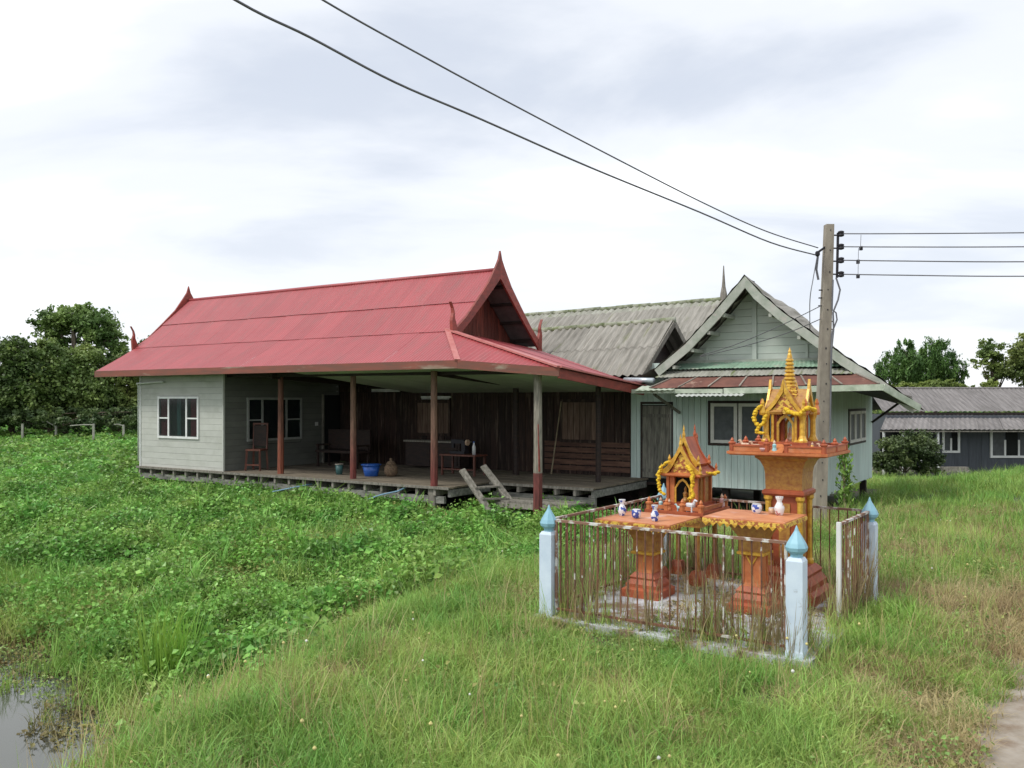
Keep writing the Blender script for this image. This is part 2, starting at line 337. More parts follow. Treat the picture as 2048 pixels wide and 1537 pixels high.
class MB:
    def __init__(self):
        self.v = []; self.f = []
    def add(self, vs_, fs):
        n = len(self.v); self.v += [Vector(p) for p in vs_]; self.f += [tuple(i + n for i in q) for q in fs]
        return self
    def box(self, c, d, rot=None):
        hx, hy, hz = d[0] / 2, d[1] / 2, d[2] / 2
        P = [Vector((x, y, z)) for x in (-hx, hx) for y in (-hy, hy) for z in (-hz, hz)]
        if rot is not None:
            P = [rot @ p for p in P]
        P = [p + Vector(c) for p in P]
        return self.add(P, [(0, 1, 3, 2), (4, 6, 7, 5), (0, 4, 5, 1), (2, 3, 7, 6), (0, 2, 6, 4), (1, 5, 7, 3)])
    def bar(self, a, b, w, h=None, up=Vector((0, 0, 1))):
        a, b = Vector(a), Vector(b); h = h or w
        d = (b - a); L_ = d.length; d.normalize()
        x = d.cross(up)
        if x.length < 1e-4: x = d.cross(Vector((1, 0, 0)))
        x.normalize(); y = x.cross(d).normalized()
        P = [a + x * sx * w / 2 + y * sy * h / 2 + d * t for t in (0, L_) for sx, sy in ((-1, -1), (1, -1), (1, 1), (-1, 1))]
        return self.add(P, [(0, 3, 2, 1), (4, 5, 6, 7), (0, 1, 5, 4), (1, 2, 6, 5), (2, 3, 7, 6), (3, 0, 4, 7)])
    def tube(self, pts, r, n=6, cap=True):
        pts = [Vector(p) for p in pts]
        rs = r if isinstance(r, (list, tuple)) else [r] * len(pts)
        rings = []
        x = None
        for i, p in enumerate(pts):
            d = (pts[min(i + 1, len(pts) - 1)] - pts[max(i - 1, 0)]).normalized()
            if x is None:
                x = d.cross(Vector((0, 0, 1)))
                if x.length < 1e-3: x = Vector((1, 0, 0))
            x = (x - d * x.dot(d)).normalized(); y = d.cross(x)
            rings.append([p + (x * math.cos(2 * math.pi * k / n) + y * math.sin(2 * math.pi * k / n)) * rs[i] for k in range(n)])
        V = [q for rg in rings for q in rg]; F_ = []
        for i in range(len(pts) - 1):
            for k in range(n):
                k2 = (k + 1) % n
                F_.append((i * n + k, i * n + k2, (i + 1) * n + k2, (i + 1) * n + k))
        if cap:
            F_.append(tuple(range(n - 1, -1, -1))); F_.append(tuple((len(pts) - 1) * n + k for k in range(n)))
        return self.add(V, F_)
    def lathe(self, c, prof, n=12, rot=0.0, sx=1.0, sy=1.0):
        """prof: list of (r, z)"""
        c = Vector(c); V = []; F_ = []
        k_ = 1 / math.cos(math.pi / n) if n == 4 else 1.0
        for r, z in prof:
            for k in range(n):
                a = 2 * math.pi * (k + .5) / n + rot
                V.append(c + Vector((math.cos(a) * r * k_ * sx, math.sin(a) * r * k_ * sy, z)))
        for i in range(len(prof) - 1):
            for k in range(n):
                k2 = (k + 1) % n
                F_.append((i * n + k, i * n + k2, (i + 1) * n + k2, (i + 1) * n + k))
        F_.append(tuple(range(n - 1, -1, -1))); F_.append(tuple((len(prof) - 1) * n + k for k in range(n)))
        return self.add(V, F_)
    def prism(self, poly, d):
        """poly: list of 3D points (planar), extruded by vector d"""
        d = Vector(d); n = len(poly); P = [Vector(p) for p in poly]
        V = P + [p + d for p in P]
        F_ = [tuple(range(n - 1, -1, -1)), tuple(range(n, 2 * n))]
        for k in range(n):
            k2 = (k + 1) % n; F_.append((k, k2, n + k2, n + k))
        return self.add(V, F_)
    def strip(self, outer, inner, d):
        """band between two polylines (same count), extruded by d: made of quads so concave bands stay right"""
        d = Vector(d)
        for i in range(len(outer) - 1):
            self.prism([outer[i], outer[i + 1], inner[i + 1], inner[i]], d)
        return self
    def build(self, name, material, parent=None, smooth=False):
        """parent may be a Thing (verts then given in its frame) or an object whose frame equals the thing's"""
        if isinstance(parent, Thing):
            V = [p - parent.b for p in self.v]; par = parent.o
        elif isinstance(parent, tuple):       # (Thing, part): sub-part
            V = [p - parent[0].b for p in self.v]; par = parent[1]
        else:
            V = self.v; par = parent
        return obj(name, V, self.f, material, par, smooth=smooth)

CACHE = {}
def boxpart(name, c, d, material, th, sub=None, rot=None):
    """a box part with shared mesh data; centre c in the thing's frame"""
    key = (round(d[0], 3), round(d[1], 3), round(d[2], 3), material.name)
    if key not in CACHE:
        b = MB().box((0, 0, 0), d)
        bev = min(d) * .12
        me = bpy.data.meshes.new(name); me.from_pydata([tuple(v) for v in b.v], [], b.f); me.materials.append(material)
        CACHE[key] = me
    o = bpy.data.objects.new(name, CACHE[key]); COL.objects.link(o)
    if sub is not None:
        o.parent = sub; o.location = Vector(c) - th.b
    else:
        o.parent = th.o; o.location = Vector(c) - th.b
    if rot is not None: o.rotation_euler = rot
    return o

def lerp(a, b, t):
    return Vector(a) * (1 - t) + Vector(b) * t

def corrugated(l0, l1, h0, h1, width_len, pitch, amp, rows=2, seg=4, sag=0.0, tri=False):
    """ribbed sheet whose ribs run from low edge (l0-l1) to high edge (h0-h1)"""
    l0, l1, h0, h1 = map(Vector, (l0, l1, h0, h1))
    n = max(2, int(round(width_len / pitch * seg)))
    up = (l1 - l0).cross(h0 - l0)
    if up.length < 1e-6: up = (l1 - l0).cross(h1 - l1)
    up.normalize()
    if up.z < 0: up = -up
    V = []; F_ = []
    for i in range(n + 1):
        t = i / n
        a = lerp(l0, l1, t); b = lerp(h0, h1, t)
        ofs = amp * (0.5 + 0.5 * math.cos(2 * math.pi * i / seg))
        for j in range(rows):
            q = j / (rows - 1)
            V.append(lerp(a, b, q) + up * (ofs - sag * math.sin(math.pi * q)))
    for i in range(n):
        for j in range(rows - 1):
            k = i * rows + j
            F_.append((k, k + rows, k + rows + 1, k + 1))
    b_ = MB(); b_.v = V; b_.f = F_
    return b_

def sheets(name, th, l0, l1, h0, h1, sheet_w, pitch, amp, material, rows=2, jitter=0.004, seg=4, sag=0.0):
    """a course of separate corrugated sheets, each a part"""
    L_ = max((Vector(l1) - Vector(l0)).length, (Vector(h1) - Vector(h0)).length); n = max(1, round(L_ / sheet_w))
    out = []
    for i in range(n):
        t0, t1 = i / n, (i + 1) / n
        e_ = 0.004 * (i % 2) + RNG.uniform(0, jitter)
        z = Vector((0, 0, e_))
        b = corrugated(lerp(l0, l1, t0) + z, lerp(l0, l1, t1) + z, lerp(h0, h1, t0) + z, lerp(h0, h1, t1) + z, L_ / n, pitch, amp, rows, seg, sag)
        out.append(b.build(name, material, th))
    return out

def px(x, y, D):
    """world point seen at photo pixel x, y at depth D: used once, to read positions off"""
    return Vector(((x - 1024) / 1700 * D, D, 1.9 + (800 - y) / 1700 * D))

# ------------------------------------------------------------------ terrain
def sm(t):
    t = np.clip(t, 0, 1); return t * t * (3 - 2 * t)
CY = [-20, 4.4, 5.6, 7.1, 8.5, 9.6, 11, 13, 16, 22, 40, 200]
CX = [-2.4, -1.75, -1.30, -0.85, -0.1, 0.6, 2.0, 5.0, 10.0, 14.0, 30, 180]
def fbm(x, y, sc, seed):
    r = np.random.RandomState(seed); s_ = np.zeros_like(x)
    for k in range(7):
        a = r.uniform(0, 2 * np.pi); f = sc * r.uniform(.6, 1.9); p = r.uniform(0, 6.3)
        s_ += np.sin((x * np.cos(a) + y * np.sin(a)) * f + p)
    return s_ / 7
def height(x, y):
    x = np.asarray(x, float); y = np.asarray(y, float)
    c = np.interp(y, CY, CX)
    wdt = np.interp(y, [4, 9, 14, 30], [2.0, 2.6, 3.5, 6])
    d = sm((c - x) / wdt)
    yp = y - 7.2 + .9 * (np.maximum(x, -7.5) + 5.2)
    val = -1.32 + .87 * np.clip(yp / 5.5, 0, 1) ** .68
    bank = 0.02 + 0 * x
    h = bank * (1 - d) + val * d
    h = h - 1.05 * sm((y - 20) / 17) * sm((x - 4) / 6)
    flat = 1 - sm((np.hypot(x - 1.8, y - 7.6) - 1.5) / .8)
    bump = .05 * fbm(x, y, 1.5, 3) + .03 * fbm(x, y, 4.0, 5)
    h = h + bump * (1 - flat) + .11 * fbm(x, y, 2.2, 9) * d * sm((y - 9) / 2) * (1 - sm((y - 22) / 8))
    return h
def hz(x, y):
    return float(height(np.array([x]), np.array([y]))[0])

def stretchaxis(lo, hi, fine_lo, fine_hi, step, grow=1.16):
    a = list(np.arange(fine_lo, fine_hi, step))
    s_ = step; x = a[-1]
    while x < hi:
        s_ *= grow; x += s_; a.append(x)
    s_ = step; x = a[0]
    while x > lo:
        s_ *= grow; x -= s_; a.insert(0, x)
    return np.array(a)
gx = stretchaxis(-1500, 1500, -14, 14, .2); gy = stretchaxis(-300, 2500, 0, 24, .2)
X, Y = np.meshgrid(gx, gy)
Z = height(X, Y)
nx = len(gx)
V = np.stack([X.ravel(), Y.ravel(), Z.ravel()], 1)
ii = np.arange(len(gx) - 1)[None, :] + nx * np.arange(len(gy) - 1)[:, None]
ii = ii.ravel()
F_ = np.stack([ii, ii + 1, ii + 1 + nx, ii + nx], 1)
m_ground = mat('ground_soil', (0.075, 0.10, 0.035), (0.045, 0.05, 0.022), scale=1.6, rough=1, bump=.5, coord='World', rnd=0,
               c3=(0.13, 0.095, 0.055), s3=.9, lo3=.56, hi3=.66)
g = obj('ground', V.tolist(), F_.tolist(), m_ground, smooth=True); tag(g, kind='structure')

# pond water
wv = [(-16, -4, -.9), (-1.6, -4, -.9), (-1.6, 12, -.9), (-16, 12, -.9)]
m_water = bpy.data.materials.new('pond_water'); m_water.use_nodes = True
b = m_water.node_tree.nodes['Principled BSDF']
b.inputs['Base Color'].default_value = (0.075, 0.08, 0.065, 1); b.inputs['Roughness'].default_value = 0.08
tn = m_water.node_tree.nodes.new('ShaderNodeTexNoise'); tn.inputs['Scale'].default_value = 5
bp = m_water.node_tree.nodes.new('ShaderNodeBump'); bp.inputs['Strength'].default_value = .12; bp.inputs['Distance'].default_value = .02
m_water.node_tree.links.new(tn.outputs['Fac'], bp.inputs['Height']); m_water.node_tree.links.new(bp.outputs[0], b.inputs['Normal'])
tag(obj('water', wv, [(0, 1, 2, 3)], m_water), kind='structure')

# dirt track at the right
EDGE_Y = [-6, 2.5, 4.3, 6.5, 9, 14, 20, 30]
EDGE_X = [2.25, 2.2, 2.30, 3.85, 5.85, 9.9, 14.2, 21]
def road_edge(y):
    return np.interp(y, EDGE_Y, EDGE_X)
ys = np.arange(-6, 30, .3); V = []; F_ = []
for i, y in enumerate(ys):
    e0 = float(road_edge(y))
    for k in range(9):
        x = e0 + .12 * math.sin(y * 2.1) * (k == 0) + k * .4
        V.append((x, y, hz(x, y) + .012))
for i in range(len(ys) - 1):
    for k in range(8):
        a = i * 9 + k; F_.append((a, a + 1, a + 10, a + 9))
m_road = mat('dirt_track_soil', (0.36, 0.32, 0.27), (0.24, 0.20, 0.15), scale=5, rough=1, bump=.5, coord='World', rnd=0, c3=(.20, .14, .09), s3=2.2, lo3=.55, hi3=.68)
tag(obj('dirt_road', V, F_, m_road, smooth=True), kind='structure')

# ------------------------------------------------------------------ scattering
LIB = bpy.data.collections.new('plant_sources')     # never linked to the scene
def scatter(name, pts, rots, scls, idxs, sources, label, cat):
    """one 'stuff' object: plant pieces from `sources` at the given points"""
    c = bpy.data.collections.new(name + '_sources')
    for i, me in enumerate(sources):
        o = bpy.data.objects.new('%s_source_%02d' % (name, i), me); c.objects.link(o)
    me = bpy.data.meshes.new(name); me.from_pydata([tuple(p) for p in pts], [], [])
    a = me.attributes.new('rot', 'FLOAT_VECTOR', 'POINT'); a.data.foreach_set('vector', np.asarray(rots, np.float32).ravel())
    a = me.attributes.new('scl', 'FLOAT', 'POINT'); a.data.foreach_set('value', np.asarray(scls, np.float32).ravel())
    a = me.attributes.new('idx', 'INT', 'POINT'); a.data.foreach_set('value', np.asarray(idxs, np.int32).ravel())
    o = bpy.data.objects.new(name, me); COL.objects.link(o)
    ng = bpy.data.node_groups.new(name + '_scatter', 'GeometryNodeTree')
    ng.interface.new_socket('Geometry', in_out='INPUT', socket_type='NodeSocketGeometry')
    ng.interface.new_socket('Geometry', in_out='OUTPUT', socket_type='NodeSocketGeometry')
    N = ng.nodes; L = ng.links
    gi = N.new('NodeGroupInput'); go = N.new('NodeGroupOutput'); ip = N.new('GeometryNodeInstanceOnPoints')
    ci = N.new('GeometryNodeCollectionInfo'); ci.inputs['Collection'].default_value = c
    ci.inputs['Separate Children'].default_value = True; ci.inputs['Reset Children'].default_value = True
    def na(nm, ty):
        q = N.new('GeometryNodeInputNamedAttribute'); q.data_type = ty; q.inputs['Name'].default_value = nm; return q
    L.new(gi.outputs[0], ip.inputs['Points']); L.new(ci.outputs[0], ip.inputs['Instance'])
    ip.inputs['Pick Instance'].default_value = True
    L.new(na('idx', 'INT').outputs[0], ip.inputs['Instance Index'])
    L.new(na('rot', 'FLOAT_VECTOR').outputs[0], ip.inputs['Rotation'])
    L.new(na('scl', 'FLOAT').outputs[0], ip.inputs['Scale'])
    L.new(ip.outputs[0], go.inputs[0])
    md = o.modifiers.new('scatter', 'NODES'); md.node_group = ng
    tag(o, label, cat, kind='stuff')
    return o

def blade_mesh(name, n, rad, h0, h1, w, lean, material, seed, seg=3, droop=.5, heads=0):
    r = np.random.RandomState(seed); V = []; F_ = []
    for _ in range(n):
        a = r.uniform(0, 2 * np.pi); q = rad * math.sqrt(r.uniform(0, 1))
        bx, by = q * math.cos(a), q * math.sin(a)
        h = r.uniform(h0, h1); ld = r.uniform(0, 2 * np.pi); ln = r.uniform(.2, 1) * lean
        dx, dy = math.cos(ld), math.sin(ld); wd = w * r.uniform(.6, 1.3)
        fx, fy = -dy, dx
        tw = r.uniform(-.8, .8); fx, fy = fx * math.cos(tw) - fy * math.sin(tw), fx * math.sin(tw) + fy * math.cos(tw)
        k0 = len(V)
        for s_ in range(seg):
            t = s_ / seg
            off = ln * h * t ** 1.7; z = h * (t - droop * ln * t ** 3 * .6)
            ww = wd * (1 - t * .65) * .5
            V.append((bx + dx * off - fx * ww, by + dy * off - fy * ww, z)); V.append((bx + dx * off + fx * ww, by + dy * off + fy * ww, z))
        off = ln * h; z = h * (1 - droop * ln * .6)
        V.append((bx + dx * off, by + dy * off, z))
        for s_ in range(seg - 1):
            F_.append((k0 + 2 * s_, k0 + 2 * s_ + 1, k0 + 2 * s_ + 3, k0 + 2 * s_ + 2))
        F_.append((k0 + 2 * seg - 2, k0 + 2 * seg - 1, k0 + 2 * seg))
    me = bpy.data.meshes.new(name); me.from_pydata(V, [], F_); me.materials.append(material)
    return me

def leaf_clump(name, n, rad, hgt, size, material, seed, up=.55):
    """dome of small pointed leaves folded on the midrib"""
    r = np.random.RandomState(seed); V = []; F_ = []
    for _ in range(n):
        a = r.uniform(0, 2 * np.pi); q = rad * r.uniform(0, 1) ** .6
        z = hgt * (1 - (q / rad) ** 2 * .7) * r.uniform(.25, 1)
        c = np.array([q * math.cos(a), q * math.sin(a), z])
        nrm = np.array([r.normal() * (1 - up), r.normal() * (1 - up), r.uniform(.3, 1)]); nrm /= np.linalg.norm(nrm)
        t = r.normal(size=3); t -= nrm * t.dot(nrm); t /= np.linalg.norm(t); bt = np.cross(nrm, t)
        L_ = size * r.uniform(.6, 1.35); wd = L_ * r.uniform(.32, .5)
        k = len(V); dn = nrm * L_ * .12
        V += [tuple(c), tuple(c + t * L_ * .42 + bt * wd + dn), tuple(c + t * L_ - dn * 1.5), tuple(c + t * L_ * .42 - bt * wd + dn)]
        F_ += [(k, k + 1, k + 2), (k, k + 2, k + 3)]
    me = bpy.data.meshes.new(name); me.from_pydata(V, [], F_); me.materials.append(material)
    return me

def polar(n, d0, d1, p=0.0, half=40, x0=None):
    """points inside the wide field in front of the house, denser near; p: density falls as D**(p-1)"""
    th = NP.uniform(-R(half), R(half), n)
    u = NP.uniform(0, 1, n)
    if abs(p + 1) < 1e-6:
        D = d0 * (d1 / d0) ** u
    else:
        D = (d0 ** (p + 1) + u * (d1 ** (p + 1) - d0 ** (p + 1))) ** (1 / (p + 1))
    return D * np.tan(th), D

HF = Fr(-1.56, 17.0, -32.74)       # frame of the houses: s along the red roof's ridge, w away from us
EF = Fr(.314, 7.22, -35.0)         # frame of the shrine enclosure
def to_frame(f, x, y):
    dx, dy = x - f.x, y - f.y
    return f.c * dx + f.s * dy, -f.s * dx + f.c * dy
def blocked(x, y):
    s_, w_ = to_frame(HF, x, y)
    house = ((s_ > -9.7) & (s_ < .5) & (w_ > -.05) & (w_ < 12)) | ((s_ >= .5) & (s_ < 6.8) & (w_ > 1.35) & (w_ < 10))
    a_, b_ = to_frame(EF, x, y)
    slab = (a_ > .0) & (a_ < 2.1) & (b_ > 0.05) & (b_ < 2.25)
    far = (y > 37.6) & (x > 15.5)
    return house | slab | far

# ================================================================== RED-ROOFED HOUSE
house = Thing('wooden_house', HF, (-4, 2, -.35), 'long wooden house with red metal roof, grey corner room and open plank porch', 'house')
T = house
# --- roof
G = Vector((-.125, .6, 3.33)); A = Vector((1.02, -.6, 2.63)); C = Vector((3.05, -.3, 2.46))
SL = -10.8; RZ = 4.76; RW = 2.3
def seam(s_, k):     # k = 0 eave, 1 lower seam, 2 middle seam, 3 ridge
    return Vector([(s_, -.6, 2.63), (s_, .6, 3.33), (s_, 1.45, 4.03), (s_, RW, RZ)][k])
sheets('roof_sheet', T, seam(SL, 0), seam(-.125, 0), seam(SL, 1) + Vector((0, .03, .01)), seam(-.125, 1) + Vector((0, .03, .01)), .72, .076, .008, m_redroof, rows=4, sag=.015)
sheets('roof_sheet', T, seam(SL, 1) + Vector((0, -.04, -.022)), seam(.02, 1) + Vector((0, -.04, -.022)), seam(SL, 2) + Vector((0, .03, .012)), seam(.02, 2) + Vector((0, .03, .012)), .72, .076, .008, m_redroof, rows=3, sag=.02)
sheets('roof_sheet', T, seam(SL, 2) + Vector((0, -.04, -.028)), seam(.02, 2) + Vector((0, -.04, -.028)), seam(SL, 3) + Vector((0, 0, .03)), seam(.02, 3) + Vector((0, 0, .03)), .72, .076, .008, m_redroof, rows=3, sag=.01)
# hipped pieces at the right end
corrugated(seam(-.125, 0), A, G, A + Vector((.001, .001, 0)), 1.14, .076, .008).build('roof_sheet', m_redroof, T)
def hipB(s_): return lerp(G, C, (s_ - G.x) / (C.x - G.x))
def lowA(s_): return lerp(G, A, (s_ - G.x) / (A.x - G.x))
def eave2(s_): return lerp(A, C, (s_ - A.x) / (C.x - A.x))
corrugated(lowA(-.12), lowA(1.02), hipB(-.12), hipB(1.02), 1.14, .1, .014, seg=4).build('roof_sheet', m_redroof, T)
corrugated(eave2(1.02), eave2(2.0), hipB(1.02), hipB(2.0), .98, .1, .014, seg=4).build('roof_sheet', m_redroof, T)
corrugated(eave2(2.0), C, hipB(2.0), C + Vector((0, .02, 0)), 1.05, .1, .014, seg=4).build('roof_sheet', m_redroof, T)
E3 = Vector((3.05, 3.39, 2.17)); FT = Vector((-.125, 4.0, 3.12))
def hipBw(w_): return lerp(G, C, (w_ - G.y) / (C.y - G.y))
corrugated(C, Vector((3.05, .6, lerp(C, E3, .9 / 3.69).z)), C + Vector((-.01, 0, 0)), G, .9, .1, .014).build('roof_sheet', m_redroof, T)
sheets('roof_sheet', T, Vector((3.05, .6, lerp(C, E3, .9 / 3.69).z)), Vector((3.05, 4.0, 2.12)), G, FT, .8, .1, .014, m_redroof)
# back slope
for k in (0,):
    sheets('roof_sheet', T, (SL, 4.0, 3.2), (.02, 4.0, 3.2), seam(SL, 3) + Vector((0, 0, .02)), seam(.02, 3) + Vector((0, 0, .02)), 1.4, .152, .008, m_redroof, rows=2, seg=4)
# ridge cap and hip caps
MB().tube([seam(SL, 3) + Vector((0, 0, .035)), lerp(seam(SL, 3), seam(.05, 3), .5) + Vector((0, 0, .045)), seam(.05, 3) + Vector((0, 0, .035))], .05, 8).build('ridge_cap', m_redroof, T, smooth=True)
MB().bar(G + Vector((0, 0, .03)), A + Vector((0, 0, .02)), .11, .03).build('hip_cap', m_cap, T)
MB().bar(G + Vector((0, 0, .03)), C + Vector((0, 0, .03)), .13, .035).build('hip_cap', m_cap, T)
MB().bar(C + Vector((0, 0, .025)), Vector((3.05, 3.45, 2.20)), .10, .03).build('roof_edge_cap', m_cap, T)
# fascias
MB().bar((SL, -.585, 2.573), (A.x, -.585, 2.568), .035, .155).build('fascia', m_fascia, T)
MB().bar((A.x, -.585, 2.566), (C.x - .01, -.285, 2.392), .035, .155).build('fascia', m_fascia, T)
MB().bar((3.02, -.28, 2.37), (3.02, 3.4, 2.08), .035, .17).build('fascia', m_redwood, T)
# bargeboards with finials on both gable ends
def barge(s_, d_, both=True):
    pts_o = [(.48, 3.20), (.60, 3.40), (1.0, 3.70), (1.45, 4.13), (1.85, 4.53), (2.12, 4.90), (2.24, 5.08), (2.30, 5.27)]
    pts_i = [(.60, 3.14), (.78, 3.32), (1.15, 3.62), (1.58, 4.00), (1.98, 4.36), (2.30, 4.66), (2.30, 4.80), (2.304, 5.27)]
    o1 = [(s_, w, z - .06) for w, z in pts_o]; i1 = [(s_, w, z - .06) for w, z in pts_i]
    MB().strip(o1, i1, (d_, 0, 0)).build('bargeboard', m_redwood, T)
    o2 = [(s_, 4.6 - w, z - .06 - .05 * (2.3 - w) / 1.7) for w, z in pts_o]; i2 = [(s_, 4.6 - w, z - .06 - .05 * (2.3 - w) / 1.7) for w, z in pts_i]
    MB().strip(o2, i2, (d_, 0, 0)).build('bargeboard', m_redwood, T)
    # hook finials at the feet
    for sgn, w0, z0 in ((1, .56, 3.22), (-1, 4.02, 3.14)):
        q = [(0, 0), (-.02, .30), (.0, .38), (.03, .46), (.02, .56), (-.05, .68)]
        r_ = [(.20, .02), (.12, .26), (.075, .36), (.070, .46), (.040, .56), (-.045, .69)]
        MB().strip([(s_ - .01, w0 + sgn * a_ * 1.0 - sgn * .05, z0 + b_) for a_, b_ in q], [(s_ - .01, w0 + sgn * a_ - sgn * .05, z0 + b_) for a_, b_ in r_], (d_ + .02, 0, 0)).build('hook_finial', m_redwood, T)
barge(.03, .05); barge(SL - .07, .05)
# gable wall of planks (right end), set back under the overhang
def roofz(w): return np.interp(w, [.6, 1.45, 2.3, 3.15, 4.0], [3.33, 4.03, 4.76, 3.98, 3.2])
w = .85
while w < 3.9:
    w2 = w + .15
    a_, b_ = float(roofz(w)) - .05, float(roofz(w2)) - .05
    if 2.3 > w and 2.3 < w2: a_ = b_ = 4.6
    zl = 2.95
    MB().prism([(-.62, w + .004, zl), (-.62, w2 - .004, zl), (-.62, w2 - .004, max(b_, zl + .02)), (-.62, w + .004, max(a_, zl + .02))], (-.03 - RNG.uniform(0, .01), 0, 0)).build('gable_plank', m_gablewood, T)
    w = w2
MB().bar((-.58, .62, 3.22), (-.58, 4.0, 3.06), .04, .26).build('gable_base_board', m_redwood, T)
MB().prism([(SL + .4, .7, 3.2), (SL + .4, 3.9, 3.2), (SL + .4, 2.3, 4.68)], (.03, 0, 0)).build('gable_panel', m_gablewood, T)
# soffit and purlins under the gable overhang
for side in (0, 1):
    f0, f1 = ((.66, 3.31), (2.26, 4.66)) if side == 0 else ((3.94, 3.19), (2.34, 4.66))
    MB().prism([(.02, f0[0], f0[1]), (.02, f1[0], f1[1]), (-.6, f1[0], f1[1]), (-.6, f0[0], f0[1])], (0, 0, -.02)).build('soffit', m_soffit, T)
    for q in (.12, .38, .64, .88):
        p = (f0[0] + (f1[0] - f0[0]) * q, f0[1] + (f1[1] - f0[1]) * q - .05)
        MB().bar((.02, *p), (-.6, *p), .06, .06).build('purlin', m_darkwood, T)
# roof interior: dark lining + pale sloping ceiling over the porch
MB().prism([(SL + .2, -.5, 2.58), (-3.75, -.5, 2.58), (-3.75, 3.9, 2.62), (SL + .2, 3.9, 2.62)], (0, 0, .02)).build('attic_floor', m_darkwood, T)
n = 7
for i in range(n):
    s0 = -3.72 + i * (2.98 + 3.72) / n; s1 = s0 + (2.98 + 3.72) / n - .006
    zf = lambda s_: 2.56 if s_ < 1 else 2.56 - (s_ - 1) / 2 * .2
    wf = lambda s_: -.42 + max(0, s_ - 1) * .16
    MB().prism([(s0, wf(s0), zf(s0) - .03), (s1, wf(s1), zf(s1) - .03), (s1, 3.88, 2.09), (s0, 3.88, 2.09)], (0, 0, -.012)).build('ceiling_panel', m_ceiling, T)
MB().prism([(-3.74, -.4, 2.56), (-3.74, 3.88, 2.6), (-3.74, 3.88, 2.09)], (.02, 0, 0)).build('ceiling_gable', m_darkwood, T)
# tie beams and king posts
for s_ in (-4.73, 0.0):
    MB().bar((s_, .0, 2.44), (s_, 3.72, 2.20 if s_ > -1 else 2.27), .07, .11).build('tie_beam', m_darkwood, T)
    MB().bar((s_, 3.2, 2.2), (s_, 3.2, 2.62), .09, .09).build('king_post', m_darkwood, T)
MB().bar((-6.4, .12, 2.50), (2.5, .12, 2.44), .06, .12).build('wall_plate', m_darkwood, T)

# --- posts
m_p1 = height_paint('post_paint_orange', (0.27, 0.075, 0.040), (0.17, 0.07, 0.045), 1.3, .3)
m_p2 = height_paint('post_paint_maroon', (0.19, 0.042, 0.035), (0.20, 0.11, 0.075), 1.2, .5)
m_p3 = height_paint('post_paint_two_tone', (0.17, 0.045, 0.038), (0.30, 0.27, 0.22), .55 + .35 + .0, .01)
def post(s_, w_, z0, z1, r0, r1, m_, label=None):
    b = MB().tube([(s_, w_, z0), (s_ + .006, w_, (z0 + z1) / 2), (s_, w_, z1)], [r0, (r0 + r1) / 2, r1], 8)
    o = b.build('porch_post', m_, T)
    if label: o['label'] = label
    return o
post(-4.73, .28, .10, 2.55, .075, .06, m_p1, 'slim orange-brown porch post')
post(-2.42, .25, .10, 2.55, .07, .06, m_p2)
post(0.0, -.0, -.35, 2.5, .075, .065, m_p2)
o = post(2.42, 0.0, -.35, 2.42, .090, .075, m_p3, 'porch post painted maroon below and bare grey above')
MB().box((0, 0, -.10), (.17, .17, .5)).build('post_footing', m_greywood, T)
post(2.42, 2.45, .18, 2.25, .06, .06, m_darkwood)
post(0.0, 3.05, .18, 2.22, .075, .07, m_darkwood)
# red stripe on the bare post
MB().bar((2.49, -.06, .58), (2.47, -.055, 1.45), .035, .012).build('paint_streak', m_redwood, T)

# --- grey corner room: horizontal siding boards
def siding(s0, w0, s1, w1, z0, z1, h, hole=None, nrm=(0, -1), mt=None):
    mt = mt or m_siding
    d = Vector((s1 - s0, w1 - w0, 0)); L_ = d.length; d.normalize(); ang = math.atan2(d.y, d.x)
    z = z0
    while z < z1 - .01:
        zt = min(z + h, z1); segs = [(0, L_)]
        if hole and zt > hole[2] + .02 and z < hole[3] - .02:
            segs = [(0, hole[0]), (hole[1], L_)]
        for a_, b_ in segs:
            m_ = (a_ + b_) / 2
            boxpart('siding_board', (s0 + d.x * m_, w0 + d.y * m_, (z + zt) / 2 + 0.0), (b_ - a_, .022, zt - z - .004), mt, T, rot=(R(-1.0), 0, ang))
        z = zt
siding(-9.66, 0, -6.40, 0, .10, 2.60, .15, hole=(.77, 2.33, .98, 1.95))
siding(-6.40, .012, -6.40, 3.90, .18, 2.60, .15, hole=(.715, 2.45, .9, 1.93), mt=m_sidingshade)
boxpart('siding_board', (-8.11, 0, 2.035), (1.56, .022, .08), m_siding, T)
boxpart('siding_board', (-6.40, 1.58, 2.0), (.022, 1.73, .1), m_sidingshade, T); boxpart('siding_board', (-6.40, 1.58, .84), (.022, 1.73, .1), m_sidingshade, T)
siding(-9.66, 3.9, -9.66, .012, .10, 2.60, .30)
MB().box((-8.03, 1.95, 1.33), (3.2, 3.8, 2.44)).build('room_core', m_black, T)
MB().bar((-6.385, -.015, .12), (-6.385, -.015, 2.58), .05, .05).build('corner_trim', m_siding, T)
MB().bar((-9.68, -.015, .12), (-9.68, -.015, 2.58), .04, .04).build('corner_trim', m_white, T)
